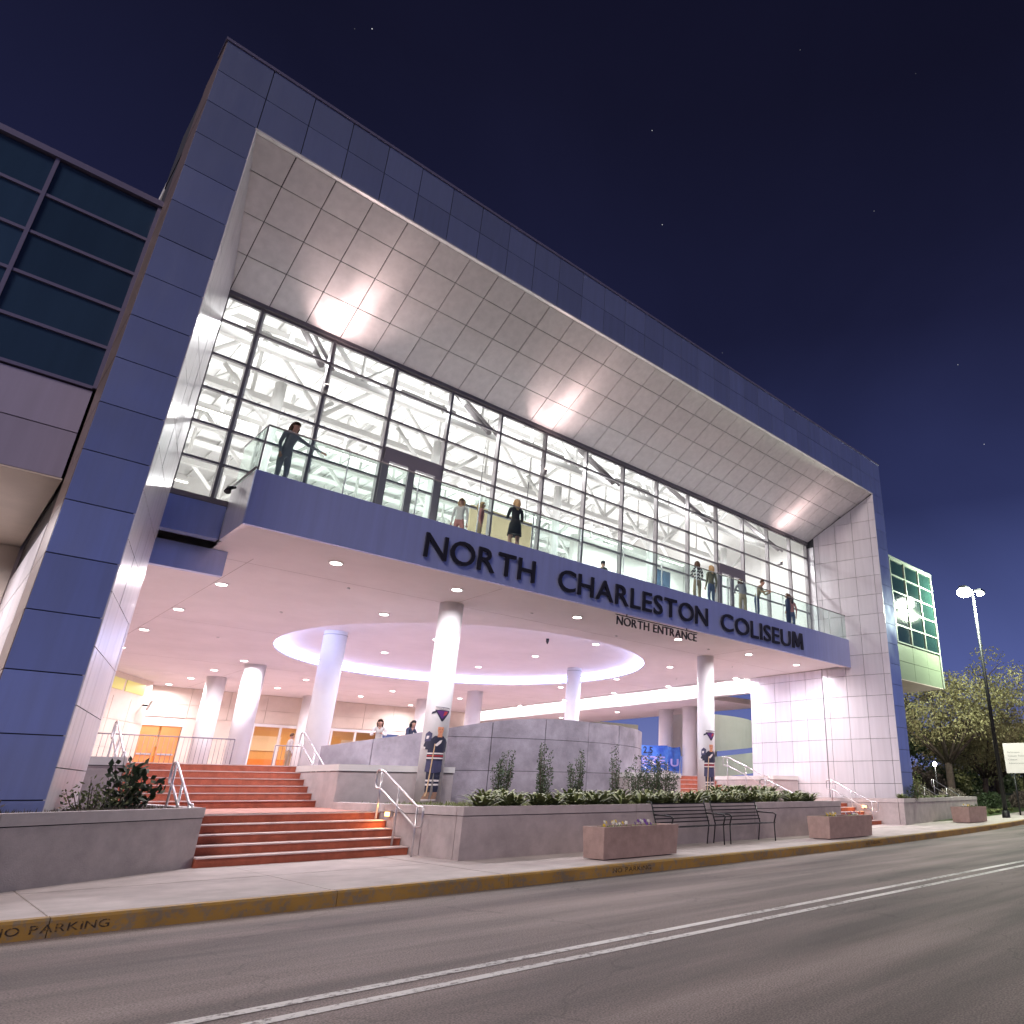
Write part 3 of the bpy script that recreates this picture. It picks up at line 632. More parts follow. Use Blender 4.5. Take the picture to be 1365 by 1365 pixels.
for x, y in ((7.2, 18.9), (12.2, 17.6), (16.2, 18.2), (20.2, 17.4), (24.0, 19.3), (7.0, 23.2), (6.9, 29.0), (25.0, 23.6)):
    sp_ = part('sprinkler', MB().cyl(x, y, ZC-.03, ZC-.001, .045, 10), 'steel', ceil)
cd_ = part('dome_camera', MB().tube([(16.0, 21.9, ZD), (16.0, 21.9, ZD-.1), (16.0, 21.9, ZD-.2)], [.06, .06, .02], 14), 'dark_metal', ceil)
# columns
for x, y, z0, z1, r in ((10.0, 18.45, .6, 6.2, .335), (21.4, 18.6, .6, 6.2, .335), (10.07, 26.8, 1.0, ZD, .40), (21.2, 26.7, 1.0, ZD, .34), (9.95, 34.75, 1.7, 6.2, .42), (9.95, 40.2, 1.7, 6.2, .42), (21.2, 35.3, 1.7, 6.2, .42), (21.2, 41.0, 1.7, 6.2, .42), (16.0, 44.6, 1.7, 6.2, .40)):
    c_ = part('column', MB().cyl(x, y, z0, z1, r, 40), 'white_paint', B)
    part('collar', MB().cyl(x, y, z1-.14, z1-.13, r+.004, 40), 'joint', c_) if z1 > 6.3 else None
# right side beam, far columns and the outside stair tower
bm_ = part('porch_beam', MB().box(27.26, 27.75, 20.85, 46, 5.55, 6.3), 'white_paint', B)
for x, y in ((30.9, 30.0), (30.6, 27.8)): part('column', MB().cyl(x, y, 1.7, 5.9, .42, 32), 'white_paint', B)
part('side_canopy', MB().box(27.78, 33.4, 24.5, 46, 5.62, 5.9), 'plaster', B)
part('side_wall', MB().box(32.0, 42, 44.0, 44.4, 1.7, 6.2), 'cream_wall', B)
part('side_wall', MB().box(27.8, 31.9, 45.0, 45.3, 1.7, 5.61), 'cream_wall', B)
tw = thing('stair_tower', (40, 31, 1.77), 'white curved outdoor stair parapet beyond the second round column', 'stairs')
def arc_wall(cx, cy, r, a0, a1, zf0, zf1, th, n=24):
    mb = MB()
    for k in range(n+1):
        t = k/n; a = R(a0+(a1-a0)*t)
        for rr, z in ((r, zf0(t)), (r+th, zf0(t)), (r+th, zf1(t)), (r, zf1(t))): mb.v.append((cx+rr*math.cos(a), cy+rr*math.sin(a), z))
    for k in range(n):
        for i in range(4): mb.f.append((k*4+i, k*4+(i+1) % 4, k*4+4+(i+1) % 4, k*4+4+i)); mb.sm.append(False)
    mb.f += [(3, 2, 1, 0), (4*n, 4*n+1, 4*n+2, 4*n+3)]; mb.sm += [False, False]; return mb
part('parapet', arc_wall(41.3, 35.5, 3.2, 150, 330, lambda t: 3.2+1.1*t, lambda t: 6.5-.8*t, .15), 'white_wall', tw)
part('parapet', arc_wall(41.3, 35.5, 5.0, 200, 330, lambda t: 1.7+1.3*t, lambda t: 3.0+1.3*t, .15), 'white_wall', tw)
part('stair_core', MB().cyl(41.3, 35.5, 1.7, 5.4, .5, 24), 'white_wall', tw)
t = thing('beam_light', (26.95, 33, 6.1), 'long hidden strip lamp washing the white beam along the porch edge', 'light')
part('housing', MB().box(26.86, 26.98, 21.0, 45.8, 6.12, 6.195), 'white_paint', t); part('tube', MB().box(26.985, 27.0, 21.0, 45.8, 6.13, 6.18), 'strip_light', t)
lamp('AREA', (27.0, 33.4, 6.14), 420, (1, .95, .96), t, (1, 0, -.8), 24.5, 'RECTANGLE', .05)
# rear wall of the porch and lobby
back = part('rear_wall', MB().box(2.0, 8.5, 46, 46.4, 1.7, 6.2), 'cream_wall', B)
for x0, x1, z0, z1 in ((8.5, 30, 4.62, 6.2), (10.35, 13.7, 1.7, 4.62), (22.5, 30, 1.7, 4.62)): part('rear_wall', MB().box(x0, x1, 46, 46.4, z0, z1), 'cream_wall', B)
panels(back, 'cladding', (0, 45.99, 0), (1, 0, 0), (0, 0, 1), (0, -1, 0), [8.5, 10.4, 12.3, 14.2, 16.1, 18, 19.9, 21.8, 23.7, 25.6, 27.5], [4.66, 5.32, 6.19], 'cream_wall', .03, .02)
for x0, x1 in ((8.55, 9.35), (9.45, 10.3)):
    d = part('lobby_door', MB().box(x0, x1, 46.05, 46.12, 1.75, 4.2), 'orange_door', B)
    part('push_bar', MB().box(x0+.08, x1-.08, 46.0, 46.045, 2.75, 2.83), 'steel', d); part('frame', MB().box(x0-.05, x1+.05, 46.0, 46.06, 4.21, 4.6), 'white_paint', d)
sf = part('storefront', MB().box(13.7, 22.5, 46.0, 46.1, 4.45, 4.61), 'white_paint', B)
for k in range(7): ubox('stile', 'white_paint', sf, 13.7+k*1.45, 13.82+k*1.45, 46.0, 46.1, 1.75, 4.449)
for k in range(6): ubox('pane', 'clear_glass', sf, 13.83+k*1.45, 15.14+k*1.45, 46.04, 46.05, 1.78, 4.44)
lr = part('lobby_room', MB().box(8, 24, 52.0, 52.2, 1.7, 5.5), 'lobby_wall', B)
part('lobby_ceiling', MB().box(8, 24, 46.45, 52, 5.0, 5.2), 'white_wall', lr)
for k in range(5): ubox('counter', 'orange_door', lr, 9+k*3.0, 11.6+k*3.0, 50.6, 51.3, 1.75, 2.85); ubox('menu_board', 'white_paint', lr, 9.2+k*3.0, 11.3+k*3.0, 51.9, 51.98, 3.4, 4.3)
# slanted ticket wall on the left of the porch
tk = part('ticket_wall', MB().poly([(2.0, 38.6), (4.4, 38.4), (8.3, 44.6), (8.3, 46), (2.0, 46)], 1.7, 6.19), 'cream_wall', B)
dvt = Vector((3.9, 6.2, 0)).normalized(); nvt = Vector((dvt.y, -dvt.x, 0))
panels(tk, 'cladding', (4.4, 38.4, 0), dvt, (0, 0, 1), nvt, [0, 1.8, 3.6, 5.4, 7.2], [1.77, 2.9, 4.1, 5.15], 'cream_wall', .03, .025)
panels(tk, 'display_window', (4.4, 38.4, 0), dvt, (0, 0, 1), nvt, [.4, 2.4, 4.4, 6.6], [5.3, 6.05], 'display_yellow', .04, .25)
fl = thing('floodlight', (8.1, 43.4, 5.2), 'white square floodlight fixed high on the slanted cream wall', 'lamp')
part('bracket', MB().tube([(8.0, 44.1, 5.0), (8.25, 43.6, 4.95)], .04, 6), 'dark_metal', fl); part('head', MB().prism([(8.0, 43.2, 4.7), (8.5, 43.5, 4.7), (8.6, 43.4, 5.15), (8.1, 43.1, 5.15)], (.08, -.15, 0)), 'white_paint', fl)
part('left_wall', MB().box(1.6, 2.3, 20.85, 38.5, 1.7, 6.25), 'cream_wall', B)
# wings
def wing(x0, x1, name, cols, gm, pm, mull, sill):
    wg = part(name, MB().box(x0+.02, x1-.02, 15.50, 24, 6.22, 12.28), 'frame_back', B)
    zz = [8.0+.86*k for k in range(6)]
    for i in range(len(cols)-1):
        for j in range(5): ubox('window', gm, wg, cols[i]+.03, cols[i+1]-.03, 15.455, 15.49, zz[j]+.03, zz[j+1]-.03)
    for c in cols: ubox('mullion', mull, wg, c-.03, c+.03, 15.40, 15.492, 7.99, 12.29)
    for i in range(len(cols)-1):
        for z in zz[:-1]: ubox('transom', mull, wg, cols[i]+.031, cols[i+1]-.031, 15.415, 15.492, z-.03, z+.03)
    ubox('parapet_cap', mull, wg, x0-.02, x1+.02, 15.36, 15.62, 12.292, 12.42)
    panels(wg, 'panel', (0, 15.49, 0), (1, 0, 0), (0, 0, 1), (0, -1, 0), [c for c in cols], [6.2, 7.08, 7.95], pm, .035, .02)
    part('underside', MB().box(x0, x1, 15.45, 24, 6.17, 6.199), 'cream_wall', wg)
    return wg
wl = wing(-7.2, .78, 'left_wing', [-7.2, -5.7, -4.1, -2.5, -.85, .77], 'dark_glass', 'wing_panel', 'mullion_pale', 0)
wr = wing(28.92, 36.9, 'right_wing', [28.93, 30.5, 32.1, 33.7, 35.3, 36.88], 'green_lit_glass', 'green_lit_panel', 'wing_mullion', 0)
ubox('corner_post', 'wing_mullion', wr, 36.84, 36.96, 15.40, 15.50, 6.2, 12.29)
panels(wr, 'panel', (36.90, 15.5, 0), (0, 1, 0), (0, 0, 1), (1, 0, 0), [0, 2, 4, 6, 8.5], [6.2, 7.08, 7.95, 9.4, 10.8, 12.28], 'green_lit_panel', .03, .02)
part('wing_wall', MB().box(-9, .78, 20.8, 21.2, .5, 6.16), 'cream_wall', wl)
part('wing_wall', MB().box(28.95, 34, 20.8, 21.2, .5, 6.16), 'cream_wall', wr)
part('wing_post', MB().cyl(29.55, 14.6, .5, 6.16, .10, 16), 'white_paint', wr)
# recessed downlights
def downlight(x, y, z, e=165, label='small round recessed downlight in the pink porch ceiling', group='recessed downlights in the porch ceiling', col=(1, .94, .985)):
    t = thing('downlight', (x, y, z), label, 'downlight', group)
    part('trim', MB().cyl(x, y, z-.022, z-.004, .17, 24), 'white_paint', t)
    part('lens', MB().cyl(x, y, z-.030, z-.0225, .125, 24), 'lamp_white', t)
    lamp('AREA', (x, y, z-.04), e, col, t, (0, 0, -1), .24, 'DISK', spread=R(165))
for x, y in ((6.03, 16.85), (9.22, 16.85), (13.44, 16.95), (18.03, 16.95), (22.05, 16.9), (25.35, 16.9), (4.78, 21.0), (4.78, 25.1), (4.8, 29.4), (9.23, 21.1), (9.2, 33.8), (9.12, 37.6), (9.14, 41.4), (9.0, 44.8),
             (13.12, 37.6), (13.3, 42.0), (18.0, 38.5), (17.88, 42.2), (22.25, 38.7), (22.1, 44.4), (22.2, 21.35), (26.7, 21.3), (23.1, 25.8), (26.6, 25.7), (26.6, 29.9), (23.13, 30.2), (26.8, 34.5), (26.9, 39.2), (5, 34)):
    downlight(x, y, ZC)
for x, y in ((13.2, 21.1), (17.9, 21.3), (17.9, 25.3), (17.85, 29.7), (13.15, 29.4), (13.2, 25.2)):
    downlight(x, y, ZD, 115, 'small round downlight set in the round ceiling recess', 'downlights in the round ceiling recess', (.95, .92, 1.0))
for x, y in ((29.7, 33.0), (29.7, 38.5), (32.0, 40)): downlight(x, y, 5.615, 60, 'downlight under the side canopy beyond the round wall', 'downlights under the side canopy')
for x, y in ((-1.4, 18.2), (-4.5, 18.2)): downlight(x, y, 6.165, 300, 'downlight under the dark glass wing beside the pillar', 'downlights under the left wing')
# soffit uplights
for k, x in enumerate((5.0, 11.75, 24.6)):
    t = thing('uplight', (x, 16.95, 10.5), 'small uplight on the glass wall washing the sloping soffit', 'uplight', 'soffit uplights on the glass wall head')
    part('bracket', MB().box(x-.03, x+.03, 16.90, 17.115, 10.47, 10.53), 'mullion', t)
    part('body', MB().tube([(x, 16.90, 10.48), (x, 16.87, 10.64)], .06, 12), 'mullion', t); part('bulb', MB().tube([(x, 16.87, 10.641), (x, 16.869, 10.646)], .05, 12), 'uplight_bulb', t)
    for an, e_, sp_ in ((8, 120, 34), (19, 260, 28), (30, 270, 26), (24, 230, 84)): lamp('SPOT', (x, 16.86, 10.67), e_, (1, .74, .70), t, (.07, -math.sin(R(an)), math.cos(R(an))), .03, spot=R(sp_), blend=1.0)
# warm lobby lamps (their fixtures show through the glass)
for x in (10, 14.5, 17.5, 20.5):
    t = thing('lobby_lamp', (x, 49, 4.9), 'warm panel lamp in the lobby ceiling behind the glass front', 'lamp', 'warm lobby lamps')
    part('housing', MB().box(x-.5, x+.5, 48.5, 49.5, 4.93, 4.99), 'white_paint', t); lamp('AREA', (x, 49, 4.92), 130, (1, .62, .28), t, (0, 0, -1), .9, 'SQUARE')

# ================================================================== SMALL THINGS
def handrail(x, y0, z0, y1, z1, label, side=1, axis='y', zf0=None, zf1=None):
    """y0/z0 foot end (rail top), y1/z1 upper end; loops at both ends; in the plane x = const (or y = const)"""
    P = (lambda a, z: (x, a, z)) if axis == 'y' else (lambda a, z: (a, x, z))
    mid = (y0+y1)/2
    t = thing('handrail', P(mid, min(zf0, zf1)), label, 'handrail')
    d = 1 if y1 > y0 else -1
    dz = .36
    def bend(path, r=.07):
        out = [Vector(path[0])]
        for i in range(1, len(path)-1):
            p, q, n_ = Vector(path[i-1]), Vector(path[i]), Vector(path[i+1]); a = (p-q).normalized()*r; b = (n_-q).normalized()*r
            out += [q+a, q+a*.35+b*.35, q+b]
        return out+[Vector(path[-1])]
    loop = [P(y0, z0-dz), P(y0-d*.24, z0-dz), P(y0-d*.24, z0), P(y0, z0), P(y1, z1), P(y1+d*.24, z1), P(y1+d*.24, z1-dz), P(y1, z1-dz), P(y0, z0-dz)]
    part('rail', MB().tube(bend(loop), .021, 8), 'steel', t)
    for a, zt, zf in ((y0, z0, zf0), ((y0+y1)/2, (z0+z1)/2, (zf0+zf1)/2-.1), (y1, z1, zf1)):
        part('post', MB().tube([P(a, zf-.1), P(a, zt)], .021, 8), 'steel', t)
handrail(7.28, 13.75, .88, 15.45, 1.58, 'steel handrail of the lower red flight beside the central planter', zf0=0, zf1=.72)
handrail(7.83, 19.75, 1.62, 21.75, 2.66, 'steel handrail of the upper red flight beside the round wall', zf0=.75, zf1=1.6)
handrail(3.66, 14.6, .95, 16.0, 1.64, 'steel handrail rising behind the skewed concrete planter', zf0=.15, zf1=.75)
handrail(3.42, 19.4, 1.9, 20.9, 2.62, 'steel handrail by the wall block next to the blue pillar', zf0=.75, zf1=1.5)
handrail(20.95, 13.85, .90, 15.5, 1.56, 'steel handrail of the lower flight beside the fern bed', zf0=0, zf1=.72)
handrail(26.55, 14.55, .80, 16.3, 1.60, 'steel handrail of the lower flight beside the pale planter end', zf0=0, zf1=.75)
handrail(25.12, 18.6, 1.75, 20.6, 2.55, 'steel handrail of the upper flight beside the white panelled pier', zf0=.75, zf1=1.3)
handrail(20.62, 19.75, 1.75, 21.75, 2.66, 'steel handrail of the upper flight beside the blue banner', zf0=.75, zf1=1.6)
handrail(16.4, 36.6, 1.0, 33.9, 1.72, 'steel handrail above the pale planter at the wing', axis='x', zf0=.45, zf1=.8)
handrail(16.8, 40.2, 1.0, 37.3, 1.74, 'steel handrail above the pale planter nearest the oak', axis='x', zf0=.45, zf1=.8)
def fence_rail(x0, x1, y, label):
    t = thing('guard_rail', ((x0+x1)/2, y, 1.77), label, 'railing')
    part('top_rail', MB().tube([(x0, y, 2.86), (x1, y, 2.86)], .022, 6), 'grey_frame', t); part('bottom_rail', MB().tube([(x0, y, 1.92), (x1, y, 1.92)], .018, 6), 'grey_frame', t)
    n = int((x1-x0)/.14)
    for k in range(n+1):
        x = x0+(x1-x0)*k/n
        part('baluster', MB().tube([(x, y, 1.77 if k in (0, n) else 1.92), (x, y, 2.86)], .022 if k in (0, n) else .008, 5), 'grey_frame', t)
fence_rail(4.4, 8.6, 30.5, 'thin grey guard rail before the orange lobby doors')
fence_rail(11.0, 13.2, 33.5, 'thin grey guard rail before the lit glass lobby front')
# benches
def bench(x0, label):
    t = thing('bench', (x0+.95, 11.95, 0), label, 'bench', 'dark metal benches along the planter wall')
    y0, y1 = 11.62, 12.10
    for k in range(7):
        z = .43+.012*math.sin(k); part('seat_slat', MB().box(x0, x0+1.85, y0+k*.07, y0+k*.07+.026, z-.010, z), 'dark_metal', t)
    for k in range(6): part('back_slat', MB().box(x0, x0+1.85, y1+.02+k*.030, y1+.032+k*.030, .50+k*.078, .524+k*.078), 'dark_metal', t)
    for x in (x0+.02, x0+1.83):
        part('leg', MB().tube([(x, y0+.02, 0), (x, y0+.04, .44)], .015, 6), 'dark_metal', t)
        part('leg', MB().tube([(x, y1+.08, 0), (x, y1+.02, .44), (x, y1+.20, .95)], .015, 6), 'dark_metal', t)
        part('armrest', MB().tube([(x, y0+.04, .44), (x, y0-.02, .62), (x, y0+.06, .66), (x, y1+.10, .68)], .018, 6), 'dark_metal', t)
bench(14.25, 'black metal slatted bench against the planter wall')
bench(12.2, 'black metal slatted bench against the planter wall')
# street planter boxes
def box_planter(x0, y0, wx, wy, h, label):
    t = thing('planter_box', (x0+wx/2, y0+wy/2, 0), label, 'planter box')
    f = .03
    vs_ = [(x0+f, y0+f, .02), (x0+wx-f, y0+f, .02), (x0+wx-f, y0+wy-f, .02), (x0+f, y0+wy-f, .02), (x0, y0, h), (x0+wx, y0, h), (x0+wx, y0+wy, h), (x0, y0+wy, h),
           (x0+.07, y0+.07, h), (x0+wx-.07, y0+.07, h), (x0+wx-.07, y0+wy-.07, h), (x0+.07, y0+wy-.07, h), (x0+.07, y0+.07, h-.08), (x0+wx-.07, y0+.07, h-.08), (x0+wx-.07, y0+wy-.07, h-.08), (x0+.07, y0+wy-.07, h-.08)]
    fs = [(3, 2, 1, 0)]+[(i, (i+1) % 4, 4+(i+1) % 4, 4+i) for i in range(4)]+[(4+i, 4+(i+1) % 4, 8+(i+1) % 4, 8+i) for i in range(4)]+[(8+i, 8+(i+1) % 4, 12+(i+1) % 4, 12+i) for i in range(4)]
    part('box', MB().add(vs_, fs), 'box_concrete', t)
    for xx in (x0+.12, x0+wx-.22): part('foot', MB().box(xx, xx+.1, y0+.1, y0+wy-.1, 0, .021), 'concrete', t)
    part('soil', MB().box(x0+.071, x0+wx-.071, y0+.071, y0+wy-.071, h-.2, h-.05), 'soil', t)
    return t
BOXES = [(9.35, 10.62, 2.0, .62, .56, 'long brown concrete planter box with pale and purple pansies by the benches'), (17.45, 10.86, 2.3, .7, .56, 'brown concrete planter box in front of the stair by the white pier'), (30.4, 12.35, 1.9, .75, .60, 'brown tapered concrete planter box beside the lamp post')]
for b_ in BOXES: box_planter(*b_)
# ------------------------------------------------------------------ plants
def leaf_quads(mb, p, d, ln, wd, up=None, fold=0.):
    d = d.normalized(); s = d.cross(up or Vector((rnd.uniform(-1, 1), rnd.uniform(-1, 1), rnd.uniform(-1, 1)))); 
    if s.length < 1e-3: s = Vector((1, 0, 0))
    s = s.normalized()*wd/2; m_ = p+d*ln*.5
    k = len(mb.v); mb.v += [tuple(p), tuple(m_+s), tuple(p+d*ln), tuple(m_-s)]; mb.f.append((k, k+1, k+2, k+3)); mb.sm.append(False)
def rv(): 
    while True:
        v = Vector((rnd.uniform(-1, 1), rnd.uniform(-1, 1), rnd.uniform(-1, 1)))
        if .05 < v.length < 1: return v
def fern(x, y, z, r, h, label, m='leaf_mid', n=46, group='strap leaved plants in the central planter'):
    t = thing('fern_plant', (x, y, z), label, 'plant', group)
    mb = MB()
    for k in range(n):
        a = rnd.uniform(0, 2*math.pi); ln = r*rnd.uniform(.6, 1.1); hh = h*rnd.uniform(.5, 1.15); wd = rnd.uniform(.022, .042)
        o = Vector((x+rnd.uniform(-.06, .06), y+rnd.uniform(-.06, .06), z)); dr = Vector((math.cos(a), math.sin(a), 0)); sd_ = Vector((-dr.y, dr.x, 0))*wd
        pts = [o+dr*ln*t_+Vector((0, 0, hh*(1.9*t_-1.15*t_*t_))) for t_ in (0, .3, .6, .85, 1.05)]
        k0 = len(mb.v)
        for i, q in enumerate(pts): w_ = (.6, 1, 1, .7, .05)[i]; mb.v += [tuple(q-sd_*w_), tuple(q+sd_*w_)]
        for i in range(4): mb.f.append((k0+2*i, k0+2*i+1, k0+2*i+3, k0+2*i+2)); mb.sm.append(False)
    part('leaves', mb, m, t)
    part('crown', MB().tube([(x, y, z-.08), (x, y, z+.06)], [.07, .04], 6), 'leaf_dark', t)
def shrub(x, y, z, h, r, label, m='leaf_dark', n=420, thin_top=True, group=None, ls=.075):
    t = thing('shrub', (x, y, z), label, 'shrub', group)
    mb = MB(); sm_ = MB(); stems = []
    ns = 9 if thin_top else 12
    for k in range(ns):
        a = 2*math.pi*k/ns+rnd.uniform(-.4, .4); q = r*rnd.uniform(.35, 1.0); hh = h*(rnd.uniform(.55, 1.05) if thin_top else rnd.uniform(.45, 1.0))
        tip = Vector((x+q*math.cos(a), y+q*math.sin(a), z+hh)); mid_ = Vector((x+q*.75*math.cos(a), y+q*.75*math.sin(a), z+hh*.45)); base = Vector((x+.03*math.cos(a), y+.03*math.sin(a), z-.08))
        sm_.tube([base, mid_, tip], [.014, .009, .003], 5); stems.append((base, mid_, tip))
    for k in range(n):
        b0, b1, b2 = rnd.choice(stems); t_ = rnd.random()**(1.25 if thin_top else .9)*.96+.04
        p = b0.lerp(b1, t_).lerp(b1.lerp(b2, t_), t_); sp_ = r*.46*(1-.70*t_ if thin_top else 1-.2*t_); v = rv()
        leaf_quads(mb, p+v*sp_, rv()+Vector((v.x*.8, v.y*.8, .55)), ls*rnd.uniform(.6, 1.35), ls*.5)
    part('stems', sm_, 'bark', t); part('foliage', mb, m, t)
sx = [(.664, 20.5, 1.55, .30), (.743, 20.0, 1.65, .33), (.812, 19.6, 1.55, .33), (.903, 18.3, 1.75, .36), (.955, 17.6, 1.35, .36), (.995, 17.2, 1.45, .40), (1.03, 17.0, 1.2, .42)]
for k, (q, y, h, r_) in enumerate(sx):
    yy = min(y, 18.9 if k < 3 else y)-.25
    lab = ['upright leafy shrub before the round wall, nearest the first hockey cutout', 'tall upright shrub second from the first hockey cutout before the round wall', 'upright shrub third from the first hockey cutout before the round wall', 'thin loose shrub before the curved end of the round wall', 'dark dense shrub between the round wall and the banner', 'broad glossy shrub before the blue banner', 'low spreading shrub at the foot of the pinkish wall block'][k]
    shrub(q*yy, yy, .82, h, r_, lab, 'leaf_dark', 1700 if k != 3 else 900, True, None, .07)
k = 0
x = 8.35
while x < 20.3:
    for row in range(2):
        yy = 13.05+row*.75+rnd.uniform(-.15, .15); xx = x+rnd.uniform(-.2, .2)+row*.35
        if abs(xx-10) < .5 and row: continue
        pale = (13.3 < xx < 14.3) or (15.8 < xx < 17.3 and row == 0)
        fern(xx, yy, .81, .56 if not pale else .4, .46 if row else .38, 'pale bushy ground plant in the central planter' if pale else 'arching strap leaved plant in the central planter', 'leaf_pale' if pale else 'leaf_mid', 44, 'pale ground plants in the central planter' if pale else 'strap leaved plants in the central planter')
    x += .58
for xx in (17.9, 18.5, 19.1, 19.7, 20.1, 18.3, 19.4): fern(xx, 14.9+rnd.uniform(-.3, .5), .81, .55, .62, 'tall strap leaved plant below the second hockey cutout', 'leaf_mid', 60, 'tall strap leaved plants below the second hockey cutout')
# left planter plants
shrub(3.0, 15.6, .78, .95, .42, 'broad dark leaved bush on the skewed planter beside the red steps', 'leaf_dark', 260, False, None, .17)
shrub(2.45, 14.9, .78, .55, .42, 'pale grey green bush on the skewed planter beside the dark bush', 'leaf_pale', 420, False, None, .07)
shrub(.95, 13.3, .78, .42, .22, 'pale tuft at the foot of the blue pillar', 'leaf_grey', 160, False, None, .07)
mb = MB()
for k in range(3600):
    t_ = rnd.random(); px_ = rnd.uniform(-2.0, 3.55); lim = 14.4-(3.85-px_)*.68+.3
    py_ = lim+rnd.random()**1.6*2.2
    if .7 < px_ < 1.8 and py_ > 13.8: continue
    leaf_quads(mb, Vector((px_, py_, .79)), Vector((rnd.uniform(-.6, .6), rnd.uniform(-.6, .6), 1)), rnd.uniform(.05, .17), .02)
tag(part('ground_cover', mb, 'leaf_grey'), 'dry low ground cover on the soil of the skewed planter', 'ground cover', kind='stuff')
mb = MB()
for k in range(5200):
    px_ = rnd.uniform(7.8, 20.4); py_ = rnd.uniform(12.7, 17.5)
    leaf_quads(mb, Vector((px_, py_, .81)), Vector((rnd.uniform(-.8, .8), rnd.uniform(-.8, .8), 1)), rnd.uniform(.05, .16), .025)
tag(part('ground_cover', mb, 'leaf_mid'), 'low green ground cover between the plants of the central planter', 'ground cover', kind='stuff')
# right planter plants
for q, yy, rr, hh in ((26.98+.5, 14.5, .3, .3), (28.0, 13.78, .2, .2), (28.6, 13.85, .25, .2), (27.3, 13.72, .2, .25)): fern(q, yy if yy < 13.8 else 13.75, .83, rr, hh, 'small strap leaved plant at the foot of the white panelled pier', 'leaf_mid', 40, 'strap leaved plants by the pier')
shrub(28.45, 13.74, .83, .62, .22, 'small round leaved bush before the white panelled pier', 'leaf_dark', 150, False, None, .12)
shrub(30.2, 14.5, .83, 1.1, .38, 'leafy green bush beside the dark edge of the pier', 'leaf_mid', 420, False, None, .10)
shrub(29.5, 14.25, .83, .45, .3, 'low dark bush at the corner of the pier', 'leaf_dark', 200, False, None, .08)
for k in range(8):
    xx = 31.2+k*.62; fern(xx, 14.55+(xx-31)*.18+rnd.uniform(0, .3), .83, .25, .2, 'pale clump of white edged leaves along the pale planter', 'leaf_pale', 34, 'pale clumps along the pale planter')
# flowers in the boxes
def pansies(x, y, z, m1, m2, label, n=14):
    t = thing('flower_clump', (x, y, z), label, 'flowers')
    mb = MB()
    for k in range(60): leaf_quads(mb, Vector((x+rnd.uniform(-.28, .28), y+rnd.uniform(-.16, .16), z-.03)), rv()+Vector((0, 0, .9)), rnd.uniform(.06, .12), .045)
    part('leaves', mb, 'leaf_mid', t)
    for k in range(n):
        c = Vector((x+rnd.uniform(-.27, .27), y+rnd.uniform(-.17, .13), z+rnd.uniform(.05, .12))); f = MB(); tilt = Vector((rnd.uniform(-.5, .5), -1, .6)).normalized()
        a = tilt.cross(Vector((0, 0, 1))).normalized(); b = tilt.cross(a); nn = 5; vv = [c+tilt*.008]
        for i in range(10): an = i*math.pi/5; rr = .042 if i % 2 == 0 else .028; vv.append(c+(a*math.cos(an)+b*math.sin(an))*rr)
        f.add(vv, [(0, 1+i, 1+(i+1) % 10) for i in range(10)]); part('blossom', f, rnd.choice([m1, m1, m2]), t)
pansies(9.85, 10.93, .52, 'flower_white', 'flower_yellow', 'white and yellow pansies in the long planter box')
pansies(10.75, 10.93, .52, 'flower_purple', 'flower_white', 'purple and white pansies in the long planter box')
pansies(18.1, 11.2, .52, 'flower_yellow', 'flower_white', 'yellow pansies in the planter box before the pier stair')
pansies(19.2, 11.2, .52, 'flower_purple', 'flower_white', 'purple pansies in the planter box before the pier stair')
pansies(31.0, 12.7, .56, 'flower_white', 'flower_yellow', 'pale pansies in the box beside the lamp post')
pansies(31.8, 12.7, .56, 'leaf_dark', 'leaf_pale', 'dark leafy plants in the box beside the lamp post')
# ------------------------------------------------------------------ trees
def tree(x, y, z, h, r, label, n=14000, m='leaf_oak', trunk=.35, ls=.28, lean=0.):
    t = thing('tree', (x, y, z), label, 'tree')
    tb = MB(); fork = z+h*.26; crown = MB(); tips = []
    tb.tube([(x, y, z-.3), (x+lean*.3, y, z+h*.12), (x+lean, y, fork)], [trunk*1.3, trunk, trunk*.85], 10)
    nl = 9
    for k in range(nl):
        a = 2*math.pi*k/nl+rnd.uniform(-.3, .3); rr = r*rnd.uniform(.55, .95); zt = z+h*rnd.uniform(.55, .92)
        p0 = Vector((x+lean, y, fork-.2)); p3 = Vector((x+lean+rr*math.cos(a), y+rr*math.sin(a), zt))
        p1 = p0.lerp(p3, .35)+Vector((rnd.uniform(-.4, .4), rnd.uniform(-.4, .4), h*.05)); p2 = p0.lerp(p3, .7)+Vector((rnd.uniform(-.5, .5), rnd.uniform(-.5, .5), h*.06))
        tb.tube([p0, p1, p2, p3], [trunk*.5, trunk*.33, trunk*.2, trunk*.06], 7); tips += [p2, p3]
        for s in range(3):
            b0 = p1.lerp(p3, rnd.uniform(.1, .8)); b1 = b0+rv().normalized()*r*.35+Vector((0, 0, h*.08)); tb.tube([b0, (b0+b1)/2+rv()*.2, b1], [trunk*.14, trunk*.09, trunk*.03], 5); tips.append(b1)
    clumps = []
    for k in range(150):
        if rnd.random() < .55: c = rnd.choice(tips)+rv()*r*.22
        else:
            v = rv().normalized()*rnd.uniform(.6, 1.0); v.z = abs(v.z)*rnd.choice((1, 1, 1, -.25)); c = Vector((x+lean+v.x*r, y+v.y*r, z+h*.5+v.z*h*.46))
        clumps.append((c, rnd.uniform(.35, .85)*r*.22))
    for k in range(n):
        c, cr = clumps[int(rnd.random()*len(clumps))]; v = rv()
        leaf_quads(crown, c+Vector((v.x*cr*1.3, v.y*cr*1.3, v.z*cr*.8)), rv()+Vector((0, 0, -.2)), ls*rnd.uniform(.6, 1.3), ls*.5)
    part('trunk', tb, 'bark', t); part('crown', crown, m, t)
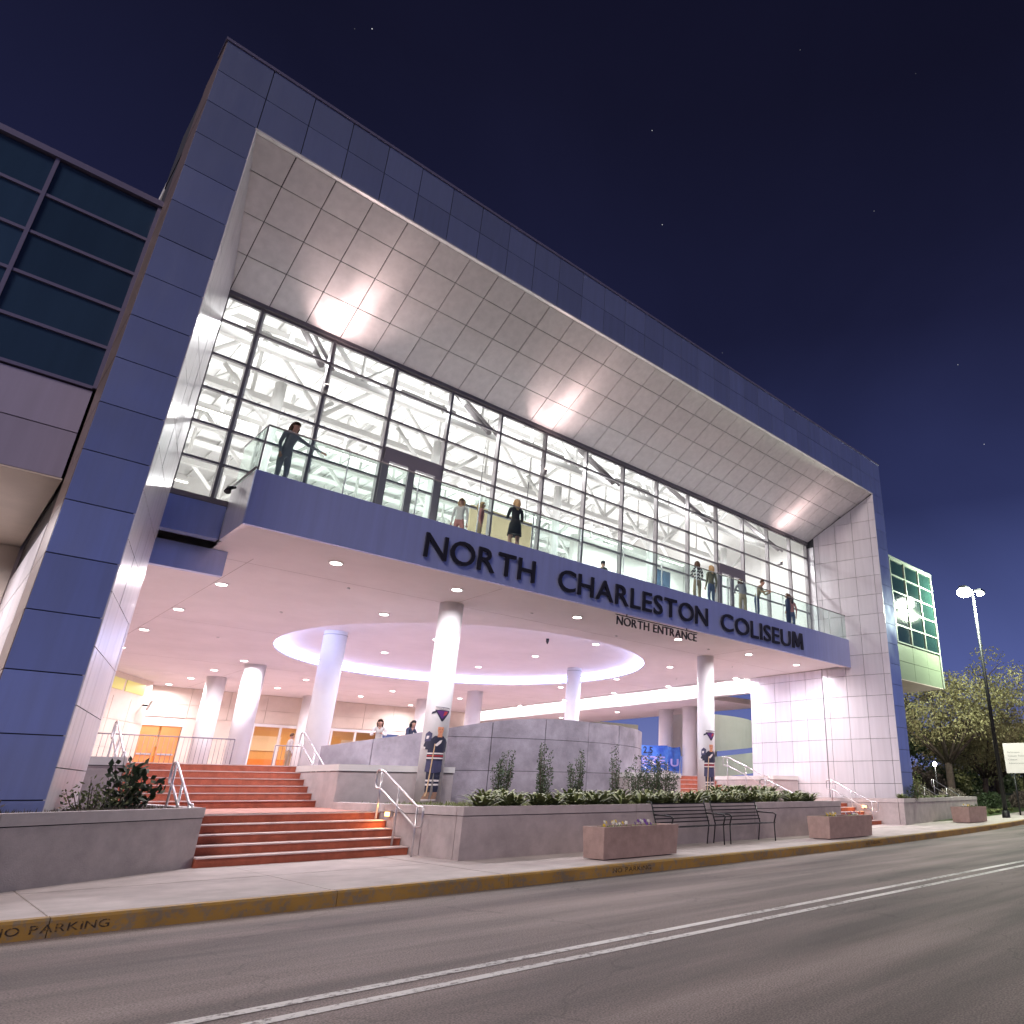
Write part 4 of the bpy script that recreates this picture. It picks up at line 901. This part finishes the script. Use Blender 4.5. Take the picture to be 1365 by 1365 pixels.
tree(50.5, 21.5, .5, 10.0, 6.8, 'broad live oak with pale wispy crown beyond the right wing', 21000, 'leaf_oak', .27, .20)
tree(60.5, 23.0, .6, 6.4, 5.2, 'second live oak behind the lamp post with arching limbs', 12000, 'leaf_oak', .22, .22, .4)
tree(72, 26.0, .8, 6.4, 5.6, 'dark round tree behind the white sign board', 11000, 'leaf_mid', .35, .34)
tree(92, 30.0, 1.0, 8.0, 7.0, 'distant dark tree beyond the white sign board', 9000, 'leaf_dark', .4, .42)
tree(66, 38.0, 1.2, 9.0, 7.5, 'dark tree far behind the live oaks', 10000, 'leaf_dark', .4, .42)
tree(78, 40, 1.4, 9.0, 8.0, 'broad dark tree far behind the white sign board', 10000, 'leaf_dark', .4, .44)
for k, (x, y, rr, hh) in enumerate(((48, 20.5, 2.2, 1.1), (54, 20.2, 2.4, 1.0), (60.5, 20.3, 2.6, 1.1), (67, 21.5, 2.6, 1.2), (74, 22.8, 3, 1.2), (82, 24.5, 3.2, 1.3), (43.5, 20.8, 1.6, 1.3))):
    t = thing('hedge', (x, y, lawn_z(x, y)), 'clipped low hedge on the grass bank under the oaks', 'hedge', 'low hedges under the oaks'); mb = MB()
    for i in range(2600):
        v = rv(); mb_p = Vector((x+v.x*rr, y+v.y*.9, lawn_z(x, y)+abs(v.z)*hh)); leaf_quads(mb, mb_p, rv()+Vector((0, -.3, .4)), .16, .09)
    part('foliage', mb, 'leaf_dark' if k % 2 else 'leaf_grey', t)
    part('stem', MB().tube([(x, y, lawn_z(x, y)-.2), (x, y, lawn_z(x, y)+hh*.6)], .08, 6), 'bark', t)
for k, (x, y, rr, hh) in enumerate(((44, 27.5, 3.4, 3.4), (50, 28.5, 4, 3.0), (57, 29, 4.2, 3.2), (64, 30, 4.4, 2.8), (71, 32, 4.6, 3.4), (79, 34, 5, 3.2), (88, 36, 5.5, 3.6), (98, 38, 6, 4), (110, 40, 7, 4.4), (124, 43, 8, 5))):
    t = thing('bush', (x, y, lawn_z(x, y)), 'tall dark bush in the thicket behind the oaks', 'bush', 'thicket of tall bushes behind the oaks'); mb = MB(); sz = .26+.02*k
    for i in range(3000):
        v = rv(); leaf_quads(mb, Vector((x+v.x*rr, y+v.y*1.8, lawn_z(x, y)+abs(v.z)*hh*(.75+.3*math.sin(v.x*7+k)))), rv()+Vector((0, -.3, .2)), sz, sz*.6)
    part('foliage', mb, ('leaf_dark', 'leaf_mid', 'leaf_dark', 'leaf_grey')[k % 4], t)
    part('stem', MB().tube([(x, y, lawn_z(x, y)-.2), (x, y, lawn_z(x, y)+hh*.6)], .1, 6), 'bark', t)
for k in range(16):
    xx = 36+k*.85; yy = kerb_y(xx)+3.0+rnd.uniform(-.2, .4); fern(xx, yy, lawn_z(xx, yy)-.02, .32, .26, 'bright low plant in the bed along the lawn edge', 'leaf_pale' if k % 3 else 'leaf_mid', 30, 'bed plants along the lawn edge')
# ------------------------------------------------------------------ street lamp, sign board, path lamp
LX, LY = 37.8, 13.55; gz = lawn_z(LX, LY)-.05
t = thing('street_lamp', (LX, LY, gz), 'tall dark tapered street lamp with two bright heads beside the lawn', 'street lamp')
part('pole', MB().tube([(LX, LY, gz-.2), (LX, LY, 11.4)], .115, 12, .06), 'dark_metal', t); part('base', MB().cyl(LX, LY, gz-.2, gz+.35, .2, 16, .17), 'dark_metal', t)
for s in (-1, 1):
    arm = part('arm', MB().tube([(LX, LY, 11.35), (LX+s*.35, LY-s*.1, 11.42)], .035, 8), 'dark_metal', t)
    hx, hy = LX+s*.62, LY-s*.18
    q = 1.25 if s == -1 else .55
    part('head', MB().box(hx-.30, hx+.30, hy-.18, hy+.18, 11.37, 11.50), 'dark_metal', arm); part('lens', MB().tube([(hx, hy, 11.369-.35*q), (hx, hy, 11.369-.28*q), (hx, hy, 11.369-.17*q), (hx, hy, 11.369-.06*q), (hx, hy, 11.368)], [.08*q, .25*q, .33*q, .28*q, .2*q], 20), 'street_bulb', arm)
    lamp('POINT', (hx, hy, 10.6), 2300, (.86, 1.0, .76), t, size=.15)
t = thing('path_lamp', (44.2, 19.7, .6), 'small bright lamp on a thin post under the live oak', 'lamp')
gz2 = lawn_z(44.2, 19.7); part('post', MB().tube([(44.2, 19.7, gz2-.1), (44.2, 19.7, 2.62)], .04, 8), 'dark_metal', t); part('bulb', MB().tube([(44.2, 19.7, 2.62), (44.2, 19.7, 2.74), (44.2, 19.7, 2.86)], [.04, .12, .03], 12), 'path_bulb', t)
lamp('POINT', (44.2, 19.55, 2.9), 160, (1, .95, .85), t, size=.1)
su = Vector((.30, -.955, 0)).normalized(); snn = su.cross(Vector((0, 0, 1))); so_ = Vector((42.0, 14.67, 0)); gz3 = lawn_z(42.0, 14.6)
t = thing('sign_board', (42.15, 14.1, gz3), 'white direction board on two posts by the lawn with grey lines of text', 'sign')
part('board', MB().prism([so_+Vector((0, 0, 2.12)), so_+su*1.25+Vector((0, 0, 2.12)), so_+su*1.25+Vector((0, 0, 3.68)), so_+Vector((0, 0, 3.68))], snn*-.10), 'sign_white', t)
part('edge', MB().prism([so_+su*1.252+Vector((0, 0, 2.1)), so_+su*1.33+Vector((0, 0, 2.1)), so_+su*1.33+Vector((0, 0, 3.72)), so_+su*1.252+Vector((0, 0, 3.72))], snn*-.14), 'sign_white', t)
for q in (.35, .95): part('post', MB().tube([so_+su*q-snn*.05+Vector((0, 0, gz3-.2)), so_+su*q-snn*.05+Vector((0, 0, 2.13))], .05, 8), 'dark_metal', t)
for i, ln in enumerate(('Performance', 'Coliseum Tickets', 'Coliseum', 'Administration')):
    wd = .055*len(ln); letters(t, ln, .18, .18+wd, 3.16-i*.19, .085, 0, 'sign_ink', .006, 0, .14, 'text_letter', U=su, O=so_+snn*.001)
# ------------------------------------------------------------------ banner
def banner(x0, x1, y, z0, z1, label, words):
    t = thing('banner', ((x0+x1)/2, y, z0), label, 'banner'); mb = MB(); n = 14
    for i in range(n+1):
        for j in range(7):
            u, v = i/n, j/6; mb.v.append((x0+(x1-x0)*u, y+.05*math.sin(u*9+v*3)+.03*math.sin(v*7), z0+(z1-z0)*v-.06*math.sin(math.pi*u)*v))
    for i in range(n):
        for j in range(6): a = i*7+j; mb.f.append((a, a+7, a+8, a+1)); mb.sm.append(True)
    part('cloth', mb, 'banner_blue', t)
    for p in (x0-.03, x1+.03): part('pole', MB().tube([(p, y+.02, 1.75), (p, y+.02, z1+.08)], .03, 8), 'steel', t)
    for wd, a, b, zz, h, m in words: letters(t, wd, a, b, zz, h, y-.10, m, .01, .012, .1, 'banner_letter')
banner(25.2, 29.0, 28.0, 2.15, 3.45, 'long blue banner with dark numerals and pale letters behind the round wall', [('2.5', 27.05, 27.75, 3.0, .34, 'banner_ink'), ('EZE', 27.0, 28.7, 2.45, .42, 'banner_pale')])
banner(29.3, 30.3, 28.3, 2.15, 3.45, 'narrow blue banner beside the white canopy column', [('U', 29.45, 30.1, 2.4, .4, 'banner_pale')])
# ------------------------------------------------------------------ printed figures on the columns
def wrap(cx, cy, r, face, uv, off):
    a = face+uv[0]/r; return Vector((cx+(r+off)*math.cos(a), cy+(r+off)*math.sin(a), uv[1]))
def vinyl(t, cx, cy, r, face, poly, lay, m, name):
    off = .004+.0025*lay; us = [p[0] for p in poly]; n = max(1, int((max(us)-min(us))/.06)); lo, hi = min(us), max(us)
    mb = MB()
    for k in range(n):
        a, b = lo+(hi-lo)*k/n, lo+(hi-lo)*(k+1)/n; zz = [p[1] for p in poly]
        c = clip2([(a, min(zz)-1), (b, min(zz)-1), (b, max(zz)+1), (a, max(zz)+1)], poly)
        if len(c) < 3: continue
        k0 = len(mb.v); m_ = len(c); mb.v += [tuple(wrap(cx, cy, r, face, q, off)) for q in c]+[tuple(wrap(cx, cy, r, face, q, off-.002)) for q in c]
        mb.f += [tuple(range(k0, k0+m_)), tuple(range(k0+2*m_-1, k0+m_-1, -1))]+[(k0+i, k0+m_+i, k0+m_+(i+1) % m_, k0+(i+1) % m_) for i in range(m_)]; mb.sm += [False]*(m_+2)
    if mb.f: part(name, mb, m, t)
mat('ink_navy', (.022, .024, .05), .5); mat('ink_skin', (.60, .27, .16), .5); mat('ink_white', (.72, .66, .66), .5); mat('ink_hair', (.05, .025, .02), .5); mat('ink_red', (.42, .04, .05), .5); mat('ink_wood', (.60, .42, .25), .5); mat('ink_purple', (.10, .03, .16), .5); mat('ink_tan', (.28, .17, .12), .5); mat('ink_blue', (.055, .055, .12), .5)
def cutout(cx, cy, r, face, z, label, flip=1):
    t = thing('player_cutout', (cx+(r+.01)*math.cos(face), cy+(r+.01)*math.sin(face), z), label, 'cutout')
    def V(poly, lay, m, name):
        q = [(flip*u, z+v) for u, v in poly]; ar = sum(q[i][0]*q[(i+1) % len(q)][1]-q[(i+1) % len(q)][0]*q[i][1] for i in range(len(q)))
        vinyl(t, cx, cy, r, face, q if ar > 0 else q[::-1], lay, m, name)
    for s, dx in ((-1, -.10), (1, .10)):
        V([(dx-.075, .12), (dx+.06, .12), (dx+.085, .55), (dx+.10, .85), (dx-.10, .85), (dx-.085, .55)], 1, 'ink_navy', 'sock')
        V([(dx-.13+.02*s, .03), (dx+.04, .03), (dx+.06, .20), (dx-.06, .20)], 2, 'ink_tan', 'skate'); V([(dx-.15, .0), (dx+.05, .0), (dx+.04, .028), (dx-.14, .028)], 1, 'ink_white', 'blade')
        for v in (.36, .46): V([(dx-.08, v), (dx+.075, v), (dx+.077, v+.045), (dx-.082, v+.045)], 2, 'ink_white', 'stripe')
    V([(-.24, .62), (0, .66), (.22, .62), (.20, 1.02), (-.22, 1.02)], 3, 'ink_blue', 'shorts')
    V([(-.23, .98), (.21, .98), (.23, 1.25), (.25, 1.50), (.14, 1.60), (-.08, 1.60), (-.21, 1.48)], 4, 'ink_navy', 'jersey')
    for v, m in ((1.02, 'ink_white'), (1.14, 'ink_white'), (1.08, 'ink_red')): V([(-.228, v), (.212, v), (.213, v+.035), (-.226, v+.035)], 5, m, 'stripe')
    V([(-.40, 1.28), (-.22, 1.25), (-.10, 1.38), (-.16, 1.55), (-.30, 1.50)], 5, 'ink_navy', 'sleeve'); V([(.16, 1.22), (.27, 1.20), (.30, 1.45), (.22, 1.55), (.14, 1.52)], 5, 'ink_navy', 'sleeve')
    V([(-.40, 1.28), (-.31, 1.25), (-.29, 1.31), (-.39, 1.36)], 6, 'ink_white', 'cuff'); V([(-.34, 1.45), (-.17, 1.47), (-.15, 1.66), (-.24, 1.72), (-.33, 1.65)], 6, 'ink_blue', 'glove')
    V([(-.30, 1.52), (-.24, 1.52), (-.22, 1.60), (-.29, 1.60)], 7, 'ink_white', 'glove_patch')
    V([(-.07, 1.36), (.0, 1.34), (.09, 1.42), (.12, 1.50), (.05, 1.48)], 6, 'ink_white', 'crest')
    V([(-.02, 1.57), (.11, 1.57), (.10, 1.66), (-.01, 1.66)], 5, 'ink_skin', 'neck')
    V([(-.01, 1.66), (.04, 1.62), (.10, 1.65), (.125, 1.74), (.12, 1.83), (-.03, 1.83), (-.03, 1.74)], 6, 'ink_skin', 'face')
    V([(-.04, 1.80), (.0, 1.845), (.125, 1.83), (.13, 1.78), (.12, 1.87), (.04, 1.91), (-.03, 1.88)][0:7], 7, 'ink_hair', 'hair')
    for u in (.02, .08): V([(u-.012, 1.765), (u+.012, 1.765), (u+.012, 1.778), (u-.012, 1.778)], 7, 'ink_hair', 'eye')
    V([(.025, 1.695), (.075, 1.695), (.07, 1.708), (.03, 1.708)], 7, 'ink_red', 'mouth')
    V([(-.135, .18), (-.105, .18), (-.045, 1.40), (-.07, 1.40)], 8, 'ink_wood', 'stick'); V([(-.17, .10), (-.12, .10), (-.105, .19), (-.14, .19)], 8, 'ink_wood', 'stick_blade')
def emblem(cx, cy, r, face, z, label):
    t = thing('emblem', (cx+(r+.01)*math.cos(face), cy+(r+.01)*math.sin(face), z), label, 'emblem')
    def V(poly, lay, m, name): vinyl(t, cx, cy, r, face, [(u, z+v) for u, v in poly], lay, m, name)
    V([(-.19, .26), (0, -.02), (.04, -.02), (.22, .22), (.22, .34), (-.19, .36)], 1, 'ink_navy', 'shield'); V([(-.14, .24), (.01, .04), (.17, .22), (.17, .26), (-.14, .26)], 2, 'ink_purple', 'field')
    V([(.03, .12), (.12, .16), (.16, .24), (.06, .24)], 3, 'ink_red', 'mark'); V([(-.20, .28), (.21, .27), (.21, .325), (-.20, .345)], 3, 'ink_white', 'title_band'); V([(-.28, .16), (-.16, .20), (-.17, .25), (-.27, .22)], 2, 'ink_navy', 'fin')
    letters(t, 'STINGRAYS', -.18, .18, 0, .04, 0, 'ink_navy', .002, 0, .12, 'emblem_letter', U=Vector((-math.sin(face), math.cos(face), 0)), O=Vector((cx+(r+.016)*math.cos(face), cy+(r+.016)*math.sin(face), z+.29)))
f1 = math.atan2(-18.45, -10.0)+R(14); cutout(10.0, 18.45, .335, f1, .92, 'printed hockey player figure with stick on the round column by the red steps'); emblem(10.0, 18.45, .335, f1+.10, 2.92, 'purple shield emblem on the column above the first hockey player')
f2 = math.atan2(-18.6, -21.4)+R(26); cutout(21.4, 18.6, .335, f2, .98, 'printed hockey player figure on the round column before the pier stair'); emblem(21.4, 18.6, .335, f2+.1, 2.98, 'dark shield emblem on the column above the second hockey player')

# ================================================================== PEOPLE
for nm, c in dict(skin=(.52, .30, .22), skin_dark=(.22, .12, .08), hair_brown=(.09, .045, .025), hair_blonde=(.50, .33, .16), hair_black=(.02, .015, .013), cloth_grey=(.24, .24, .27), cloth_white=(.70, .68, .66), cloth_navy=(.035, .045, .09), cloth_black=(.02, .02, .022), cloth_denim=(.10, .13, .22), cloth_pink=(.50, .22, .20), cloth_khaki=(.36, .28, .18), cloth_olive=(.16, .15, .09), shoe=(.05, .04, .04)).items(): mat(nm, c, .75, var=.1, vscale=8)
def zigzag():
    m = mat('cloth_zigzag', (.03, .03, .035), .75); t = m.node_tree; b = t.nodes['Principled BSDF']; n = t.nodes.new; l = t.links.new
    tcn = n('ShaderNodeTexCoord'); sp = n('ShaderNodeSeparateXYZ'); l(tcn.outputs['Object'], sp.inputs[0])
    def mth(op, a, bb):
        q = n('ShaderNodeMath'); q.operation = op
        for i, v in enumerate((a, bb)):
            if isinstance(v, (int, float)): q.inputs[i].default_value = v
            else: l(v, q.inputs[i])
        return q.outputs[0]
    z = mth('ADD', sp.outputs['Z'], mth('PINGPONG', sp.outputs['X'], .05)); st = mth('GREATER_THAN', mth('PINGPONG', z, .06), .03)
    mx_ = n('ShaderNodeMixRGB'); mx_.inputs[1].default_value = (.03, .03, .035, 1); mx_.inputs[2].default_value = (.68, .66, .62, 1); l(st, mx_.inputs[0]); l(mx_.outputs[0], b.inputs['Base Color'])
zigzag()
def person(x, y, z, rz, label, pose='stand', top='cloth_grey', legs='cloth_denim', hair='hair_brown', skin='skin', h=1.68, long_hair=True, sleeves=True, skirt=False, cat='person'):
    """rz: 0 faces -Y (the street)"""
    k = h/1.70
    lean = .0; J = {}
    J['pel'] = Vector((0, 0, .93)); J['wai'] = Vector((0, -.01, 1.08)); J['che'] = Vector((0, -.02, 1.27)); J['shc'] = Vector((0, 0, 1.40)); J['nek'] = Vector((0, -.01, 1.47)); J['hd0'] = Vector((0, -.025, 1.55)); J['hd1'] = Vector((0, -.03, 1.64))
    off = {'lean': -.20, 'stand': 0, 'reach': -.10, 'fold': -.02}[pose]
    for q, f in (('wai', .15), ('che', .5), ('shc', .8), ('nek', 1.0), ('hd0', 1.15), ('hd1', 1.25)): J[q] += Vector((0, off*f, off*f*.18))
    for s, n_ in ((-1, 'r'), (1, 'l')):
        J['hip'+n_] = Vector((s*.09, 0, .90)); J['kne'+n_] = Vector((s*(.10+.02*rnd.random()), -.03*rnd.random()-.01, .49)); J['ank'+n_] = Vector((s*.11, .04+.06*rnd.random()*s, .09)); J['toe'+n_] = J['ank'+n_]+Vector((s*.03, -.17, -.055))
        sh = J['shc']+Vector((s*.175, 0, -.015)); J['sho'+n_] = sh
        if pose == 'lean': J['elb'+n_] = sh+Vector((s*.07, -.12, -.24)); J['wri'+n_] = J['elb'+n_]+Vector((-s*.12, -.20, .05))
        elif pose == 'reach' and s == 1: J['elb'+n_] = sh+Vector((.25, -.10, -.08)); J['wri'+n_] = J['elb'+n_]+Vector((.23, -.10, -.05))
        elif pose == 'fold': J['elb'+n_] = sh+Vector((s*.06, -.04, -.28)); J['wri'+n_] = J['elb'+n_]+Vector((-s*.13, -.17, .10))
        else: J['elb'+n_] = sh+Vector((s*.05, .03, -.28)); J['wri'+n_] = J['elb'+n_]+Vector((s*.01, -.07, -.24))
        d = (J['wri'+n_]-J['elb'+n_]).normalized(); J['plm'+n_] = J['wri'+n_]+d*.085
    rad = dict(pel=(.145, .115), wai=(.115, .09), che=(.135, .105), shc=(.10, .085), nek=(.052, .052), hd0=(.068, .08), hd1=(.075, .09), hip=(.085, .085), kne=(.056, .058), ank=(.040, .042), toe=(.038, .028), sho=(.056, .056), elb=(.040, .040), wri=(.027, .025), plm=(.036, .018))
    names = list(J); idx = {n_: i for i, n_ in enumerate(names)}
    E_ = [('pel', 'wai'), ('wai', 'che'), ('che', 'shc'), ('shc', 'nek'), ('nek', 'hd0'), ('hd0', 'hd1')]
    for n_ in 'rl': E_ += [('pel', 'hip'+n_), ('hip'+n_, 'kne'+n_), ('kne'+n_, 'ank'+n_), ('ank'+n_, 'toe'+n_), ('shc', 'sho'+n_), ('sho'+n_, 'elb'+n_), ('elb'+n_, 'wri'+n_), ('wri'+n_, 'plm'+n_)]
    me = bpy.data.meshes.new('b'); me.from_pydata([tuple(J[n_]) for n_ in names], [(idx[a_], idx[b_]) for a_, b_ in E_], [])
    o = bpy.data.objects.new('b', me); C.objects.link(o); md = o.modifiers.new('s', 'SKIN'); md.use_smooth_shade = True
    for i, n_ in enumerate(names):
        key = n_ if n_ in rad else n_[:3]; me.skin_vertices[0].data[i].radius = rad[key]; me.skin_vertices[0].data[i].use_root = (n_ == 'pel')
    ss = o.modifiers.new('u', 'SUBSURF'); ss.levels = 2
    body = bpy.data.meshes.new_from_object(o.evaluated_get(bpy.context.evaluated_depsgraph_get())); bpy.data.objects.remove(o)
    bm = bmesh.new(); bm.from_mesh(body)
    mats = [skin, top, legs, 'shoe']
    seg = [(a_, b_, J[a_], J[b_]) for a_, b_ in E_]
    def kind(c):
        best = None
        for a_, b_, p, q in seg:
            d = q-p; t_ = max(0, min(1, (c-p).dot(d)/d.length_squared)); dd = (c-p-d*t_).length
            if best is None or dd < best[0]: best = (dd, a_[:3], b_[:3], t_)
        _, a_, b_, t_ = best
        if a_ in ('nek', 'hd0', 'wri') or b_ == 'nek': return 0
        if a_ in ('shc', 'che', 'wai') or (a_ == 'sho'): return 1
        if a_ == 'elb': return 1 if sleeves else 0
        if a_ == 'pel' and b_ == 'wai': return 1 if t_ > .25 or skirt else 2
        if a_ == 'kne': return (0 if skirt else 2) if t_ < .9 else 3
        if a_ == 'ank': return 3
        return 2
    for f in bm.faces: f.material_index = kind(f.calc_center_median()); f.smooth = True
    # fingers: four and a thumb, grown out of each palm
    for n_ in 'rl':
        p, d = J['plm'+n_], (J['plm'+n_]-J['wri'+n_]).normalized(); sd_ = d.cross(Vector((0, 0, 1)) if abs(d.z) < .8 else Vector((0, 1, 0))).normalized(); up_ = sd_.cross(d); dn = -up_ if up_.z > 0 else up_
        for i, ln in enumerate((.062, .074, .070, .052)):
            b0 = p-d*.01+sd_*(.026-.0175*i); fb_ = MB().tube([b0, b0+d*ln*.5+dn*.004, b0+d*ln*.85+dn*.022], [.0088, .008, .006], 6); nv_ = [bm.verts.new(v) for v in fb_.v]
            for f in fb_.f: bm.faces.new([nv_[q] for q in f])
        b0 = p-d*.05+sd_*.028; fb_ = MB().tube([b0, b0+d*.025+sd_*.022, b0+d*.055+sd_*.026+dn*.01], [.010, .0095, .007], 6); nv_ = [bm.verts.new(v) for v in fb_.v]
        for f in fb_.f: bm.faces.new([nv_[q] for q in f])
    # nose and ears
    hc = J['hd0'].lerp(J['hd1'], .45)
    for path, r_ in (([hc+Vector((0, -.075, .02)), hc+Vector((0, -.098, -.012)), hc+Vector((0, -.080, -.022))], [.008, .014, .01]), ([hc+Vector((-.066, 0, .015)), hc+Vector((-.078, .008, .0)), hc+Vector((-.066, .005, -.02))], [.008, .014, .008]), ([hc+Vector((.066, 0, .015)), hc+Vector((.078, .008, 0)), hc+Vector((.066, .005, -.02))], [.008, .014, .008])):
        fb_ = MB().tube(path, r_, 6); nv_ = [bm.verts.new(v) for v in fb_.v]
        for f in fb_.f: bm.faces.new([nv_[q] for q in f])
    for m_ in mats: body.materials.append(M[m_])
    bm.to_mesh(body); bm.free()
    t = thing('person', (x, y, z), label, cat, None, rz); t.scale = (k, k, k)
    mw = Matrix.Translation(Vector((x, y, z))) @ Matrix.Rotation(rz, 4, 'Z') @ Matrix.Scale(k, 4); W[t] = mw
    obj('body', body, None, t, mw)
    def sub(name, mb, m_): obj(name, mb.mesh(name), m_, t, mw)
    # hair: a cap over the skull, long at the back when it is long
    mb = MB(); nu, nv2_ = 14, 8; c = hc+Vector((0, .012, .03))
    for j in range(nv2_+1):
        th = math.pi*.62*j/nv2_
        for i in range(nu):
            a = 2*math.pi*i/nu; fr = max(0, -math.sin(a)); rr = math.sin(min(th, math.pi*.5 if fr < .3 else math.pi*(.30+.2*(1-fr))))
            zc = math.cos(min(th, math.pi*(.62 if fr < .3 else .36)))
            mb.v.append(tuple(c+Vector((.087*rr*math.cos(a), .102*rr*math.sin(a), .102*zc))))
    for j in range(nv2_):
        for i in range(nu): mb.f.append((j*nu+i, j*nu+(i+1) % nu, (j+1)*nu+(i+1) % nu, (j+1)*nu+i)); mb.sm.append(True)
    if long_hair:
        mb.tube([c+Vector((0, .055, .03)), c+Vector((0, .085, -.06)), c+Vector((0, .085, -.17)), c+Vector((0, .095, -.26))], [.07, .085, .075, .03], 10)
        for s in (-1, 1): mb.tube([c+Vector((s*.05, .02, .04)), c+Vector((s*.085, .03, -.05)), c+Vector((s*.08, .02, -.18))], [.035, .04, .015], 8)
    sub('hair', mb, hair)
    for s in (-1, 1): sub('eye', MB().tube([hc+Vector((s*.028, -.070, .022)), hc+Vector((s*.028, -.083, .022))], [.012, .006], 8), 'hair_black')
    sub('mouth', MB().tube([hc+Vector((-.02, -.074, -.048)), hc+Vector((0, -.082, -.05)), hc+Vector((.02, -.074, -.048))], .005, 5), 'cloth_pink')
    if skirt: sub('skirt', MB().tube([(0, 0, 1.06), (0, 0, .95), (0, 0, .62)], [.125, .165, .20], 16), top)
    return t
FZ = 7.165
person(4.20, 15.95, FZ, R(25), 'woman in grey purple clothes on the balcony with one arm stretched along the rail', 'reach', 'cloth_grey', 'cloth_grey', 'hair_brown', h=1.72)
person(10.25, 15.95, FZ, R(175), 'blonde woman in a short dark dress on the balcony with her back to the street', 'fold', 'cloth_black', 'skin', 'hair_blonde', h=1.72, skirt=True)
person(9.35, 16.3, FZ, R(60), 'person in a pink top on the balcony next to the woman in the dark dress', 'stand', 'cloth_pink', 'cloth_khaki', 'hair_blonde', h=1.45)
person(8.9, 16.6, FZ, R(-40), 'person in a white top by the balcony door, next to the one in pink', 'stand', 'cloth_white', 'cloth_pink', 'hair_blonde', h=1.5)
person(17.95, 15.95, FZ, R(160), 'woman in a black and white zigzag top on the balcony', 'fold', 'cloth_zigzag', 'cloth_khaki', 'hair_brown', h=1.70)
person(18.65, 15.9, FZ, R(170), 'blonde woman in an olive top beside the woman in the zigzag top', 'stand', 'cloth_olive', 'cloth_denim', 'hair_blonde', h=1.68)
person(20.55, 15.95, FZ, R(150), 'woman in a grey top and pale trousers leaning on the balcony beside a man', 'lean', 'cloth_grey', 'cloth_khaki', 'hair_brown', h=1.70)
person(21.35, 15.9, FZ, R(20), 'man in a khaki top and jeans bending over the balcony rail', 'lean', 'cloth_khaki', 'cloth_denim', 'hair_brown', h=1.74, long_hair=False)
person(23.55, 15.95, FZ, R(200), 'person in navy standing near the end of the balcony', 'stand', 'cloth_navy', 'cloth_navy', 'hair_brown', h=1.62)
person(23.95, 16.05, FZ, R(150), 'woman in a pink top near the end of the balcony beside the one in navy', 'stand', 'cloth_pink', 'cloth_denim', 'hair_brown', h=1.58)
person(15.6, 18.4, 7.095, R(100), 'person in a dark coat standing inside behind the glass wall', 'stand', 'cloth_black', 'cloth_black', 'hair_black', h=1.75, long_hair=False)
person(12.6, 36.5, 1.775, R(95), 'man in a white shirt and khaki trousers waiting before the lit lobby', 'stand', 'cloth_white', 'cloth_khaki', 'hair_brown', h=1.78, long_hair=False)
person(13.3, 36.2, 1.775, R(-85), 'person in dark navy clothes facing the man in the white shirt by the lobby', 'stand', 'cloth_navy', 'cloth_navy', 'hair_black', h=1.70)
person(11.0, 24.0, 1.765, R(-30), 'woman with brown hair leaning behind the sloping end of the round wall', 'lean', 'cloth_white', 'cloth_denim', 'hair_brown', h=1.62)
person(11.75, 23.6, 1.765, R(20), 'person with dark hair behind the round wall beside the brown haired woman', 'lean', 'cloth_navy', 'cloth_denim', 'hair_black', h=1.62)
person(12.7, 23.2, 1.765, R(10), 'child whose dark head just shows above the round wall', 'stand', 'cloth_grey', 'cloth_denim', 'hair_black', h=1.42, long_hair=False)
